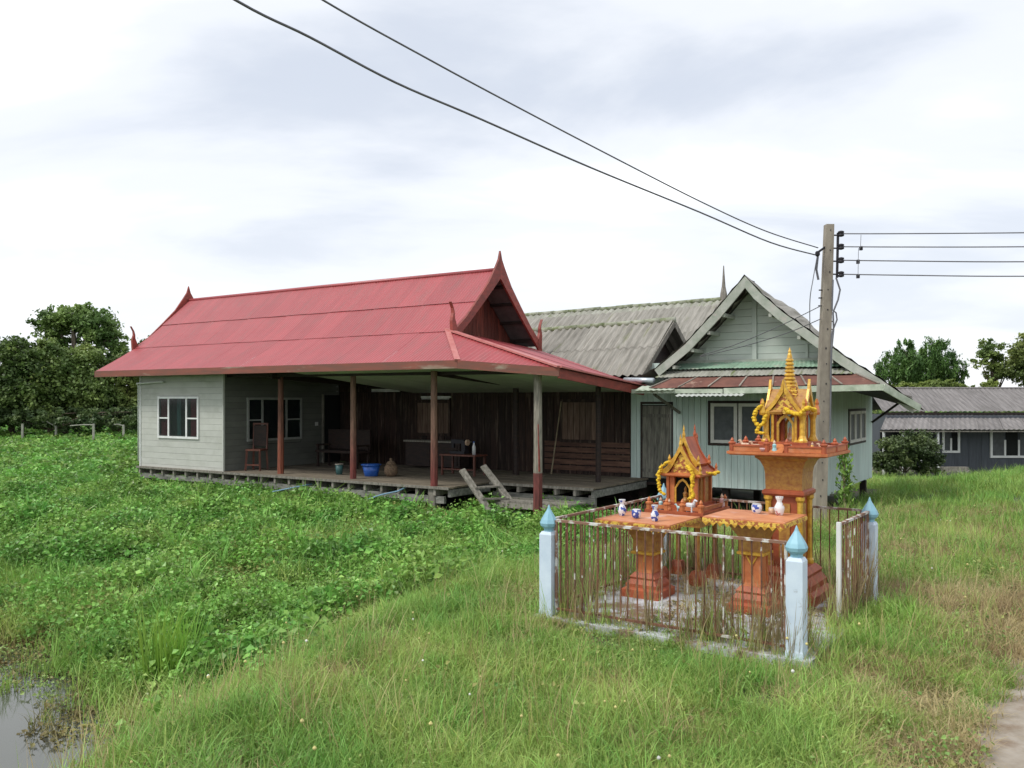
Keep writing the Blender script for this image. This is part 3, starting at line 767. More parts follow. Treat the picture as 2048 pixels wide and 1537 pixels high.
def window3(th, s0, s1, z0, z1, w_, along=(1, 0), out=(0, -1), curtain=True, fm=None, name='window', midrail=True):
    """three-light window: fixed side lights with a mid rail, clear centre. s0..s1 measured along `along`"""
    fm = fm or m_white
    ax = Vector((along[0], along[1], 0)); ou = Vector((out[0], out[1], 0))
    org = Vector((0, w_, 0)) if along == (1, 0) else Vector((w_, 0, 0))
    P = lambda s_, z, o_: org + ax * s_ + ou * o_ + Vector((0, 0, z))
    fr = MB()
    def fb(a0, b0, a1, b1, o_=.035):
        lo = P(a0, b0, 0); hi = P(a1, b1, o_)
        c = (lo + hi) / 2; d = hi - lo
        fr.box(c, (abs(d.x) or .03, abs(d.y) or .03, abs(d.z)))
    t = .055
    fb(s0 - t, z0 - t, s1 + t, z0, .045); fb(s0 - t, z1, s1 + t, z1 + t, .045); fb(s0 - t, z0, s0, z1, .045); fb(s1, z0, s1 + t, z1, .045)
    L_ = s1 - s0; a = s0 + L_ * .25; b = s0 + L_ * .72
    fb(a - .03, z0, a + .03, z1); fb(b - .03, z0, b + .03, z1)
    if midrail:
        zm = z0 + (z1 - z0) * .48
        fb(s0, zm - .018, a - .03, zm + .018, .03); fb(b + .03, zm - .018, s1, zm + .018, .03)
    f = fr.build(name, fm, th)
    def pane(a0, a1, c0, c1, o_, nm, m_):
        q = MB(); lo = P(a0, c0, o_ - .003); hi = P(a1, c1, o_ + .003); d = hi - lo
        q.box((lo + hi) / 2, (abs(d.x), abs(d.y), abs(d.z))); q.build(nm, m_, (th, f))
    for a0, a1 in ((s0, a - .03), (a + .03, b - .03), (b + .03, s1)):
        pane(a0, a1, z0, z1, .022, 'pane', m_glass)
    if curtain:
        pane(s0 + .02, a - .07, z0, z1, -.02, 'curtain', m_maroon); pane(b + .12, s1 - .01, z0, z1, -.02, 'curtain', m_maroon)
        pane(a + .28, a + .44, z0, z1, -.02, 'curtain', m_teal)
    return f
window3(T, -8.87, -7.35, .98, 1.93, 0)
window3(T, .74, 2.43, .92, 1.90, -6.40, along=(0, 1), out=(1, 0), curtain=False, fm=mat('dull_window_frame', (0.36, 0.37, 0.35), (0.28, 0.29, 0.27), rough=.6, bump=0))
# door in the shaded side wall, switch, eave downpipe
d = MB(); d.box((-6.375, 3.58, 1.1), (.04, .60, 1.85)); dr = d.build('door', m_black, T)
MB().box((-6.36, 3.25, 1.1), (.05, .05, 1.9)).build('door_frame', m_greywood, (T, dr))
MB().box((-6.35, 3.0, 1.25), (.03, .09, .10)).build('light_switch', m_tube, T)
MB().tube([(-8.6, -.10, 2.36), (-9.72, -.10, 2.32), (-9.74, -.04, 2.25), (-9.74, -.04, .3)], .022, 6).build('downpipe', m_white, T, smooth=True)

# --- brown plank back wall of the porch
s_ = -6.38
while s_ < 2.48:
    wd = RNG.choice([.17, .2, .2, .23]); e_ = min(s_ + wd, 2.5)
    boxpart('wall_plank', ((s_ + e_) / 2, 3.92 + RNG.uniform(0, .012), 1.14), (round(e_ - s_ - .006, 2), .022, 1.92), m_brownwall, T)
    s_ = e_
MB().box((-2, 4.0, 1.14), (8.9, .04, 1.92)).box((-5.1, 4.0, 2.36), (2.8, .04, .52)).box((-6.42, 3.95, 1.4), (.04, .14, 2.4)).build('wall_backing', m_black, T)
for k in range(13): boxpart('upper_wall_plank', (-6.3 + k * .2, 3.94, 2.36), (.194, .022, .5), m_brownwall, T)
for z in (.32, .46, .60, .74, .88):
    boxpart('lower_rail_plank', (1.38, 3.885, z), (2.2, .03, .11), m_railplank, T)
m_shut = mat('shutter_plank', (0.17, 0.115, 0.085), (0.09, 0.05, 0.035), scale=5, stretch=(5, 5, .5), rough=.85, rnd=.25)
for a_, b_, z0, z1, nn in ((.75, 1.67, .94, 1.88, 6), (-3.58, -2.55, 1.0, 1.86, 6)):
    fr = MB()
    fr.box(((a_ + b_) / 2, 3.88, z1), (b_ - a_ + .1, .05, .06)).box(((a_ + b_) / 2, 3.88, z0), (b_ - a_ + .1, .05, .06))
    fr.box((a_ - .02, 3.88, (z0 + z1) / 2), (.06, .05, z1 - z0 - .07)).box((b_ + .02, 3.88, (z0 + z1) / 2), (.06, .05, z1 - z0 - .07))
    f = fr.build('shuttered_window', m_brownwall, T)
    for k in range(nn):
        ww = (b_ - a_) / nn
        boxpart('shutter_board', (a_ + ww * (k + .5), 3.88, (z0 + z1) / 2), (ww - .014, .02, z1 - z0 - .08), m_shut, T, sub=f)
for s_, L_, z in ((-2.95, .95, 1.97),):
    f = MB().box((s_, 3.86, z), (L_, .05, .045)).build('light_fitting', m_tube, T)
    MB().tube([(s_ - L_ / 2 + .03, 3.83, z - .045), (s_ + L_ / 2 - .03, 3.83, z - .045)], .016, 8).build('tube', m_tube, (T, f), smooth=True)
f = MB().box((-4.3, 3.5, 2.16), (1.0, .06, .05)).build('light_fitting', m_tube, T)
MB().tube([(-4.78, 3.46, 2.12), (-3.82, 3.46, 2.12)], .016, 8).build('tube', m_tube, (T, f), smooth=True)

# --- deck
w = -.10; k = 0
while w < 3.85:
    wb = .185
    s1 = .45 if w < 1.3 else 2.9
    if k == 0: s_a, s_b = -9.7, .45
    ends = [-9.7, -6.4, -2.9, s1] if k % 2 else [-9.7, -4.9, -1.4, s1]
    for a_, b_ in zip(ends[:-1], ends[1:]):
        boxpart('deck_board', ((a_ + b_) / 2, w + wb / 2, .16 + RNG.uniform(-.004, .004)), (b_ - a_ - .008, wb - .008, .035), m_deck, T)
    w += wb; k += 1
MB().box((-4.62, -.12, .155), (10.16, .03, .05)).build('deck_edge_board', m_greywood, T)
MB().box((1.68, 1.29, .150), (2.44, .03, .05)).build('deck_edge_board', m_greywood, T)
s_ = -9.6
while s_ < .45:
    boxpart('joist', (s_, 1.9, .065), (.06, 4.0, .13), m_greywood, T); s_ += .46 + RNG.uniform(-.02, .02)
s_ = .72
while s_ < 2.9:
    boxpart('joist', (s_, 2.6, .065), (.06, 2.6, .13), m_greywood, T); s_ += .44
boxpart('deck_beam', (-8.0, -.02, -.06), (3.3, .07, .12), m_deckbeam, T)
boxpart('deck_beam', (-4.5, -.04, -.075), (3.7, .07, .13), m_deckbeam, T)
boxpart('deck_beam', (-1.2, -.03, -.085), (3.0, .07, .14), m_deckbeam, T)
boxpart('deck_beam', (1.7, 1.4, -.09), (2.4, .07, .13), m_deckbeam, T)
boxpart('deck_beam', (.42, .65, .05), (.07, 1.4, .14), m_deckbeam, T)
boxpart('deck_beam', (2.86, 2.6, .05), (.07, 2.5, .14), m_deckbeam, T)
for s_ in (-9.5, -7.1, -4.73, -2.42, -.0, ):
    boxpart('stilt', (s_, .06, -.3), (.14, .14, .62), m_greywood, T); boxpart('stilt', (s_, 2.6, -.3), (.14, .14, .62), m_greywood, T)
for s_ in (.6, 2.78):
    boxpart('stilt', (s_, 1.5, -.3), (.12, .12, .62), m_greywood, T)
# lower landing in front of the right-hand deck
for k in range(4):
    boxpart('landing_board', (1.95, 1.0 - k * .16 + .1, -.10), (1.7, .15, .03), m_greywood, T)
boxpart('landing_beam', (1.95, .55, -.17), (1.7, .05, .10), m_greywood, T)
boxpart('landing_beam', (1.95, 1.15, -.17), (1.7, .05, .10), m_greywood, T)
for s_ in (1.15, 2.72):
    boxpart('stilt', (s_, .6, -.35), (.10, .10, .35), m_greywood, T)

# ================================================================== THINGS ON THE PORCH
def local_thing(name, s_, w_, z, label, cat, rz=0.0, group=None):
    e_ = bpy.data.objects.new(name, None); COL.objects.link(e_); e_.location = HF.W(s_, w_, z)
    e_.rotation_euler = (0, 0, HF.a + rz); tag(e_, label, cat, group); return e_
FZ = .18
# high-backed chair
c = local_thing('wooden_chair', -5.95, .62, FZ, 'tall-backed reddish wooden chair by the grey wall on the porch', 'chair', rz=R(20))
MB().box((0, 0, .50), (.40, .38, .04)).build('seat', m_chairwood, c)
for x, y in ((-.17, -.16), (.17, -.16), (-.17, .16), (.17, .16)):
    MB().bar((x * 1.15, y * 1.15, 0), (x, y, .49), .038).build('leg', m_chairwood, c)
MB().bar((-.18, -.17, .14), (.18, -.17, .14), .03).build('stretcher', m_chairwood, c)
MB().box((0, .17, .84), (.34, .025, .50)).build('backrest', m_darkwood, c)
for x in (-.18, .18): MB().bar((x, .17, .5), (x, .20, 1.14), .035).build('back_post', m_chairwood, c)
MB().bar((-.2, .20, 1.13), (.2, .20, 1.13), .04).build('top_rail', m_chairwood, c)
# dark settee
c = local_thing('settee', -4.9, 2.5, FZ, 'dark wooden settee behind the slim orange post', 'settee')
MB().box((0, 0, .40), (1.45, .5, .06)).build('seat', m_darkwood, c)
MB().box((0, .24, .70), (1.45, .05, .50)).build('backrest', m_darkwood, c)
for x in (-.68, .68):
    MB().box((x, 0, .56), (.06, .5, .05)).build('armrest', m_darkwood, c)
    for y in (-.2, .2): MB().bar((x, y, 0), (x, y, .54), .05).build('leg', m_darkwood, c)
# stools & bench at the back
c = local_thing('low_table', -.95, 2.3, FZ, 'low reddish wooden table beside the middle porch post', 'table')
MB().box((0, 0, .46), (1.0, .5, .035)).build('tabletop', m_chairwood, c)
for x in (-.45, .45):
    for y in (-.2, .2): MB().bar((x, y, 0), (x, y, .445), .04).build('leg', m_chairwood, c)
MB().bar((-.45, -.2, .14), (.45, -.2, .14), .03).build('stretcher', m_chairwood, c)
c = local_thing('wooden_cabinet', -2.6, 3.45, FZ, 'long dark cabinet against the brown porch wall', 'cabinet')
MB().box((0, 0, .36), (1.7, .4, .6)).build('body', m_darkwood, c)
MB().box((0, 0, .68), (1.8, .46, .04)).build('cabinet_top', m_greywood, c)
for x in (-.42, .42): MB().box((x, -.21, .36), (.72, .02, .5)).build('cabinet_door', m_darkwood, c)
def lathe_thing(name, fr, s_, w_, z, prof, m_, label, cat, n=16, group=None, extra=None):
    e_ = bpy.data.objects.new(name, None); COL.objects.link(e_); e_.location = fr.W(s_, w_, z); e_.rotation_euler = (0, 0, fr.a)
    tag(e_, label, cat, group)
    MB().lathe((0, 0, 0), prof, n).build('body', m_, e_, smooth=True)
    if extra: extra(e_)
    return e_
def basin_rim(e_):
    MB().lathe((0, 0, .245), [(.20, 0), (.225, 0), (.23, .012), (.225, .024), (.205, .024)], 20).build('rim', m_blue, e_, smooth=True)
lathe_thing('plastic_basin', HF, *(-2.53, .95), FZ, [(.14, 0), (.15, .005), (.20, .25), (.19, .25), (.14, .02)], m_blue, 'bright blue plastic basin on the deck between two posts', 'basin', 20, extra=basin_rim)
def bucket_rim(e_):
    MB().lathe((0, 0, .225), [(.085, 0), (.10, 0), (.10, .02), (.085, .02)], 16).build('rim', m_greywood, e_, smooth=True)
lathe_thing('small_bucket', HF, -3.42, .85, FZ, [(.07, 0), (.09, .23), (.085, .23), (.065, .01)], m_tealp, 'small dark teal bucket just left of the maroon post', 'bucket', 14, extra=bucket_rim)
def lid(e_):
    MB().lathe((0, 0, .26), [(.12, 0), (.09, .06), (.03, .09), (.03, .14), (.01, .15)], 12).build('lid', m_basket, e_, smooth=True)
lathe_thing('wicker_basket', HF, -2.12, 1.15, FZ, [(.10, 0), (.15, .08), (.15, .2), (.11, .26)], m_basket, 'round woven basket with knobbed lid right of the blue basin', 'basket', 16, extra=lid)
def cap(e_):
    MB().lathe((0, 0, .27), [(.022, 0), (.022, .03)], 8).build('cap', m_blue, e_)
lathe_thing('white_bottle', HF, -.58, 2.2, FZ + .48, [(.04, 0), (.042, .18), (.018, .24), (.018, .27)], m_whiteglaze, 'white bottle standing on the low porch table', 'bottle', 10, extra=cap)
e_ = local_thing('sewing_machine', -1.1, 2.35, FZ + .48, 'dark machine with a pale wheel on the low porch table', 'machine')
MB().box((0, 0, .03), (.42, .2, .06)).build('base', m_iron, e_)
MB().box((.15, 0, .17), (.1, .12, .24)).box((-.02, 0, .28), (.36, .1, .09)).box((-.17, 0, .19), (.06, .06, .12)).build('arm', m_iron, e_)
MB().lathe((0, 0, 0), [(.07, -.02), (.07, .02)], 14).build('hand_wheel', m_figwhite, e_).matrix_local = Matrix.Translation((.23, 0, .26)) @ Matrix.Rotation(R(90), 4, 'Y')
# pole leaning on the shutter
e_ = MB().tube([Vector((.62, 3.6, FZ)) - Vector((0, 0, 0)), Vector((.74, 3.86, 1.86))], [.018, .014], 6)
o = obj('bamboo_pole', [HF.W(*p) for p in e_.v], e_.f, m_bamboo); tag(o, 'thin bamboo pole leaning on the shuttered porch window', 'pole')
# ladder
e_ = bpy.data.objects.new('ladder', None); COL.objects.link(e_); e_.location = (-.08, 16.65, -.36)
tag(e_, 'weathered plank ladder leaning against the corner of the deck', 'ladder')
lo = Vector(e_.location)
P1b, P1t = Vector((-.378, 16.54, -.36)) - lo, Vector((-1.0, 16.94, .505)) - lo
P2b, P2t = Vector((.216, 16.75, -.42)) - lo, Vector((-.589, 17.27, .559)) - lo
for a_, b_ in ((P1b, P1t), (P2b, P2t)):
    MB().bar(a_, b_, .045, .13, up=(P2b - P1b)).build('stile', m_greywood, e_)
for q in (.12, .36, .60):
    MB().bar(lerp(P1b, P1t, q), lerp(P2b, P2t, q), .14, .03).build('tread', m_greywood, e_)
# hoses hanging by the deck
def hose(pts, label, r=.016, nm='garden_hose', m_=None):
    o = MB().tube(pts, r, 6); w_ = obj(nm, o.v, o.f, m_ or m_hose, smooth=True); tag(w_, label, 'hose'); return w_
def pp(x, y, D): return px(x, y, D)
hose([pp(500, 995, 18.6), pp(540, 985, 18.7), pp(585, 976, 18.8), pp(625, 968, 18.9)], 'light blue hose lying along the deck edge between the left posts')
hose([pp(728, 1002, 17.1), pp(762, 990, 17.2), pp(795, 983, 17.2), pp(812, 975, 17.3)], 'pale blue hose looping under the deck left of the centre post')

# ================================================================== OLD GREY-ROOFED HOUSE BEHIND
oh = Thing('old_house', HF, (-1.5, 6.5, -.35), 'old timber house behind with weathered grey corrugated roofs', 'house')
T = oh
for (l0, l1, h0, h1, amp, m_) in (((-3.2, 3.35, 2.33), (2.98, 3.40, 2.40), (-3.2, 5.2, 3.58), (2.98, 5.2, 3.72), .055, m_oldroof),):
    q = .5
    a0, a1 = lerp(l0, h0, q), lerp(l1, h1, q)
    sheets('roof_sheet', T, l0, l1, a0 + Vector((0, .05, .03)), a1 + Vector((0, .05, .03)), 1.0, .2, amp, m_, rows=2, jitter=.015, seg=6)
    sheets('roof_sheet', T, a0, a1, h0, h1, 1.0, .2, amp, m_, rows=2, jitter=.015, seg=6)
sheets('roof_sheet', T, (-3.2, 7.2, 2.4), (2.98, 7.2, 2.4), (-3.2, 5.2, 3.58), (2.98, 5.2, 3.72), 1.0, .2, .035, m_oldroof, seg=4)
def ridge(a_, b_, L_, r_, m_=None):
    a_, b_ = Vector(a_), Vector(b_); n_ = max(1, round((b_ - a_).length / L_))
    for i in range(n_):
        p0, p1 = lerp(a_, b_, i / n_), lerp(a_, b_, (i + 1) / n_)
        j = Vector((0, 0, RNG.uniform(-.012, .012)))
        MB().tube([p0 + j, p1 + j + (p1 - p0) * .04], [r_, r_ * 1.12], 8).build('ridge_tile', m_ or m_moss, T, smooth=True)
ridge((-3.2, 5.2, 3.61), (3.0, 5.2, 3.75), .36, .065)
MB().prism([(2.55, 3.7, 2.5), (2.55, 6.8, 2.5), (2.55, 5.2, 3.62)], (-.03, 0, 0)).build('gable_panel', m_darkwood, T)
MB().bar((3.0, 3.38, 2.38), (3.0, 5.2, 3.68), .03, .12).build('bargeboard', m_greywood, T)
MB().bar((3.0, 5.2, 3.68), (3.0, 7.2, 2.36), .03, .14).build('bargeboard', m_greywood, T)
# taller roof further back
l0, l1, h0, h1 = (-4.2, 6.1, 3.0), (3.0, 6.1, 3.0), (-4.2, 8.5, 4.42), (3.0, 8.5, 4.52)
a0, a1 = lerp(l0, h0, .35), lerp(l1, h1, .35); b0, b1 = lerp(l0, h0, .86), lerp(l1, h1, .86)
sheets('roof_sheet', T, l0, l1, a0 + Vector((0, 0, .06)), a1 + Vector((0, 0, .06)), 1.0, .2, .045, m_oldroof, jitter=.012)
sheets('roof_sheet', T, a0, a1, b0 + Vector((0, 0, .05)), b1 + Vector((0, 0, .05)), 1.0, .2, .045, m_oldroof, jitter=.012)
sheets('roof_sheet', T, b0, b1, h0, h1, .9, .2, .045, m_oldroof2, jitter=.012)
sheets('roof_sheet', T, (-4.2, 10.9, 3.0), (3.0, 10.9, 3.0), h0, h1, 1.4, .3, .022, m_oldroof)
ridge((-4.2, 8.5, 4.46), (3.0, 8.5, 4.56), .5, .06)
MB().prism([(2.6, 6.4, 3.0), (2.6, 10.6, 3.0), (2.6, 8.5, 4.45)], (-.03, 0, 0)).build('gable_panel', m_darkwood, T)
MB().bar((3.02, 6.1, 2.97), (3.02, 8.5, 4.5), .03, .14).build('bargeboard', m_greywood, T)
MB().bar((3.02, 8.5, 4.5), (3.02, 10.9, 2.97), .03, .14).build('bargeboard', m_greywood, T)
MB().lathe((3.05, 8.5, 4.45), [(.10, 0), (.09, .25), (.05, .45), (.028, .75), (.012, 1.0)], 6).build('spire', m_greywood, T)
MB().box((-1.2, 7.2, .95), (7.2, 6.2, 2.6)).build('wall', m_darkwood, T)
MB().box((-1.2, 8.3, 2.5), (7.0, 3.6, .9)).build('wall', m_darkwood, T)

# ================================================================== MINT HOUSE
mh = Thing('mint_house', HF, (4.6, 5.5, -.45), 'small mint-green plank house with curved grey-green gable and rusty pent roof', 'house')
T = mh
def vplanks(s0, w0, s1, w1, z0, z1, wd, m_, hole=None, nm='wall_plank'):
    d = Vector((s1 - s0, w1 - w0, 0)); L_ = d.length; d.normalize(); ang = math.atan2(d.y, d.x); n_ = round(L_ / wd); ww = L_ / n_
    for i in range(n_):
        a_ = i * ww; c_ = a_ + ww / 2; zz = [(z0 + RNG.choice([0, 0, .02, -.02]), z1)]
        for h in (hole or []):
            if c_ > h[0] and c_ < h[1]: zz = [(z0, h[2]), (h[3], z1)] if h[2] > z0 else [(h[3], z1)]
        for za, zb in zz:
            boxpart(nm, (s0 + d.x * c_, w0 + d.y * c_, (za + zb) / 2), (round(ww - .007, 3), .024, round(zb - za, 2)), m_, T, rot=(0, 0, ang))
vplanks(2.5, 3.9, 6.66, 3.9, .06, 2.7, .135, m_mint, hole=[(.28, .95, 0, 1.79), (1.85, 3.1, .97, 1.85)])
vplanks(6.66, 3.92, 6.66, 8.8, .02, 2.2, .14, m_mint, hole=[(2.1, 4.0, .93, 1.67)])
MB().box((4.58, 6.35, 1.33), (4.08, 4.8, 2.5)).build('house_core', m_black, T)
MB().box((4.58, 6.35, .06), (4.1, 4.85, .06)).build('floor_edge', m_darkwood, T)
for s_ in (2.7, 4.6, 6.5):
    for w_ in (4.1, 6.3, 8.6): boxpart('stilt', (s_, w_, -.3), (.14, .14, .72), m_darkwood, T)
# door of old boards
dr = MB().box((3.115, 3.93, .98), (.70, .03, 1.62)).build('door', m_black, T)
for k in range(5):
    boxpart('door_board', (2.84 + k * .1375, 3.905, .98), (.13, .02, 1.58), m_olddoor, T, sub=dr)
boxpart('door_rail', (3.115, 3.89, .35), (.66, .02, .07), m_olddoor, T, sub=dr); boxpart('door_rail', (3.115, 3.89, 1.55), (.66, .02, .07), m_olddoor, T, sub=dr)
MB().box((2.755, 3.9, 1.0), (.04, .05, 1.66)).box((3.475, 3.9, 1.0), (.04, .05, 1.66)).box((3.115, 3.9, 1.83), (.76, .05, .05)).build('door_frame', m_darkwood, (T, dr))
# casement pairs
def casement(s0, s1, z0, z1, along, fixed, n_=2):
    ax = Vector((1, 0, 0)) if along == 's' else Vector((0, 1, 0)); ou = Vector((0, -1, 0)) if along == 's' else Vector((1, 0, 0))
    org = Vector((0, fixed, 0)) if along == 's' else Vector((fixed, 0, 0))
    def bx(b, a0, a1, c0, c1, o0, o1):
        lo = org + ax * a0 + ou * o0 + Vector((0, 0, c0)); hi = org + ax * a1 + ou * o1 + Vector((0, 0, c1)); d = hi - lo
        return b.box((lo + hi) / 2, (abs(d.x), abs(d.y), abs(d.z)))
    fr = MB(); bx(fr, s0 - .05, s1 + .05, z1, z1 + .05, -.01, .03); bx(fr, s0 - .05, s1 + .05, z0 - .05, z0, -.01, .03)
    bx(fr, s0 - .05, s0, z0, z1, -.01, .03); bx(fr, s1, s1 + .05, z0, z1, -.01, .03)
    f = fr.build('window', m_darkwood, T); L_ = (s1 - s0) / n_
    for i in range(n_):
        a0, a1 = s0 + i * L_ + .015, s0 + (i + 1) * L_ - .015; t = .07
        sh = MB(); bx(sh, a0, a1, z1 - t, z1 - .005, .0, .045); bx(sh, a0, a1, z0 + .005, z0 + t, .0, .045)
        bx(sh, a0, a0 + t, z0 + t, z1 - t, .0, .045); bx(sh, a1 - t, a1, z0 + t, z1 - t, .0, .045)
        sh.build('sash', m_winframe, (T, f))
        pn = MB(); bx(pn, a0 + t, a1 - t, z0 + t, z1 - t, .01, .02); pn.build('pane', m_screen, (T, f))
casement(4.33, 5.52, .99, 1.83, 's', 3.9, 2)
casement(6.03, 7.86, .95, 1.65, 'w', 6.66, 3)
# gable wall boards
PR = [(2.6, 2.2), (3.33, 2.53), (4.0, 3.04), (4.64, 3.68), (5.0, 4.08), (5.26, 4.36), (5.55, 4.02), (6.0, 3.60), (6.43, 3.27), (7.16, 2.69), (7.77, 2.27), (8.4, 1.79)]
def prz(s_): return float(np.interp(s_, [p[0] for p in PR], [p[1] for p in PR]))
z = 2.69
while z < 4.1:
    z2 = z + .155
    def span(zz):
        lo = np.interp(zz + .12, [p[1] for p in PR[:6]], [p[0] for p in PR[:6]]); hi = np.interp(-(zz + .12), [-p[1] for p in PR[5:]], [p[0] for p in PR[5:]])
        return float(lo), float(hi)
    a0, a1 = span(z); b0, b1 = span(z2)
    if b1 > b0 and a1 - a0 > .05:
        MB().prism([(a0, 3.93, z), (a1, 3.93, z), (b1, 3.925, z2 - .006), (b0, 3.925, z2 - .006)], (0, .03, 0)).build('gable_board', m_mintgable, T)
    z = z2
MB().box((5.26, 3.9, 3.35), (.09, .04, 1.3)).build('gable_batten', m_mintgable, T)
MB().box((5.05, 3.88, 2.70), (2.95, .06, .06)).build('gable_sill', m_barge, T)
for s_ in (4.25, 6.3): MB().box((s_, 3.91, 2.86), (.05, .03, .28)).build('gable_batten', m_mintgable, T)
# bargeboards (curved, wide)
L_o = [p for p in PR if p[0] <= 5.26 and p[0] >= 3.3]; R_o = [p for p in PR if p[0] >= 5.26]
def inner(pts, wd, side):
    out = []
    for i, (s_, z) in enumerate(pts):
        a_ = pts[max(0, i - 1)]; b_ = pts[min(len(pts) - 1, i + 1)]; d = Vector((b_[0] - a_[0], b_[1] - a_[1])).normalized()
        nrm = Vector((d.y, -d.x)) * (1 if side == 'L' else 1)
        if nrm.y > 0: nrm = -nrm
        out.append((s_ + nrm.x * wd, z + nrm.y * wd))
    return out
Li = inner(L_o, .165, 'L'); Li[-1] = (5.26, 4.13); Ri = inner(R_o, .165, 'R'); Ri[0] = (5.26, 4.13)
MB().strip([(s_, 3.27, z) for s_, z in L_o], [(s_, 3.27, z) for s_, z in Li], (0, .04, 0)).build('bargeboard', m_barge, T)
MB().strip([(s_, 3.27, z) for s_, z in R_o], [(s_, 3.27, z) for s_, z in Ri], (0, .04, 0)).build('bargeboard', m_barge, T)
for s_ in (3.75, 4.15, 4.5, 4.82):      # purlin ends under the left slope
    MB().bar((s_, 3.3, prz(s_) - .27), (s_, 3.92, prz(s_) - .27), .06, .07).build('purlin', m_barge, T)
for s_ in (5.75, 6.3, 6.9): MB().bar((s_, 3.3, prz(s_) - .27), (s_, 3.92, prz(s_) - .27), .06, .07).build('purlin', m_barge, T)
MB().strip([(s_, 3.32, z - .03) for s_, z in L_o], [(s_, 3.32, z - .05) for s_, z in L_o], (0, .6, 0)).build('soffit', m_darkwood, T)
# roof surface behind the bargeboards: a short gabled front that hips down to the back
def roofcol(s_, z, peek=0.0):
    k = abs(s_ - 5.26); back = min(s_, 7.55) if s_ > 5.26 else max(s_, 2.8)
    zb = min(z, 2.35 if s_ < 7 else 2.0)
    return [(s_, 3.26, z + .02), (s_, 4.15, z - .10 + peek), (s_ + (5.26 - s_) * .1, 5.6, lerp((0, 0, z - .12), (0, 0, zb), .5).z), (back, 8.9, zb - .05)]
cols = []
for s_ in np.linspace(2.6, 8.4, 47):
    z = prz(s_); pk = .22 * math.exp(-((s_ - 6.05) / .5) ** 2)
    c_ = roofcol(s_, z, pk); amp = .028 if int(round((s_ - 2.6) / (5.8 / 46))) % 2 else 0
    cols.append([Vector(p) + Vector((0, 0, amp)) for p in c_])
for g0 in range(0, 46, 8):
    sub = cols[g0:g0 + 9]; V = [p for c_ in sub for p in c_]
    Fq = [(i * 4 + j, (i + 1) * 4 + j, (i + 1) * 4 + j + 1, i * 4 + j + 1) for i in range(len(sub) - 1) for j in range(3)]
    b_ = MB(); b_.v = V; b_.f = Fq; b_.build('roof_sheet', m_oldroof, T)
# pent roof in three courses
sheets('pent_roof_sheet', T, (3.55, 3.42, 2.53), (7.1, 3.42, 2.53), (3.75, 3.88, 2.68), (6.9, 3.88, 2.68), .75, .09, .012, m_greensheet)
sheets('pent_roof_sheet', T, (3.38, 3.18, 2.36), (7.3, 3.18, 2.38), (3.5, 3.50, 2.50), (7.2, 3.50, 2.50), .8, .09, .012, m_oldroof2)
sheets('pent_roof_sheet', T, (3.45, 2.74, 2.13), (7.85, 2.66, 2.17), (3.8, 3.26, 2.37), (7.35, 3.26, 2.37), .62, .62, .006, m_rust, seg=4)
for k in range(8):
    t = (k + .0) / 7; a_ = lerp((3.45, 2.72, 2.15), (7.85, 2.64, 2.19), t); b_ = lerp((3.8, 3.26, 2.39), (7.35, 3.26, 2.39), t)
    MB().bar(a_, b_, .032, .018).build('roof_batten', m_batten, T)
MB().prism([(7.85, 2.66, 2.17), (8.3, 3.26, 1.86), (7.35, 3.26, 2.38)], (0, 0, .015)).build('pent_roof_sheet', m_rust, T)
MB().bar((3.05, 2.74, 2.075), (5.0, 2.71, 2.07), .03, .085).build('fascia', m_palegreen, T)
MB().bar((5.02, 2.71, 2.07), (7.92, 2.62, 2.12), .03, .11).build('fascia', m_palegreen, T)
MB().bar((7.92, 2.62, 2.12), (8.42, 3.3, 1.75), .03, .12).build('fascia', m_palegreen, T)
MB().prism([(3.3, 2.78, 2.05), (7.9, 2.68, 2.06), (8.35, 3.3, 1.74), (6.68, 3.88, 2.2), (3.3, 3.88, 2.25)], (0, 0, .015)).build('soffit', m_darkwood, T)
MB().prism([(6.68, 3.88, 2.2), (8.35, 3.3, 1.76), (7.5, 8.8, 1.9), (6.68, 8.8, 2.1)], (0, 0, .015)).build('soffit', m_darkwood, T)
MB().bar((6.7, 8.6, 1.35), (7.35, 8.5, 1.85), .04, .05).build('eave_bracket', m_darkwood, T)
MB().bar((3.66, 3.86, 1.62), (3.45, 2.95, 2.02), .04, .05).build('eave_bracket', m_greywood, T)
# ragged fringe over the first fascia, small awning, gutter
sheets('fringe_sheet', T, (3.15, 2.66, 2.08), (4.0, 2.66, 2.09), (3.2, 2.95, 2.18), (4.0, 2.95, 2.2), .85, .12, .014, m_palegreen)
sheets('awning_sheet', T, (4.10, 2.50, 1.955), (5.45, 2.49, 1.96), (4.10, 2.95, 2.05), (5.45, 2.95, 2.05), .68, .10, .022, m_awning)
MB().tube([(2.6, 3.36, 2.33), (3.42, 3.0, 2.30)], .055, 12).build('gutter_pipe', m_gutter, T, smooth=True)

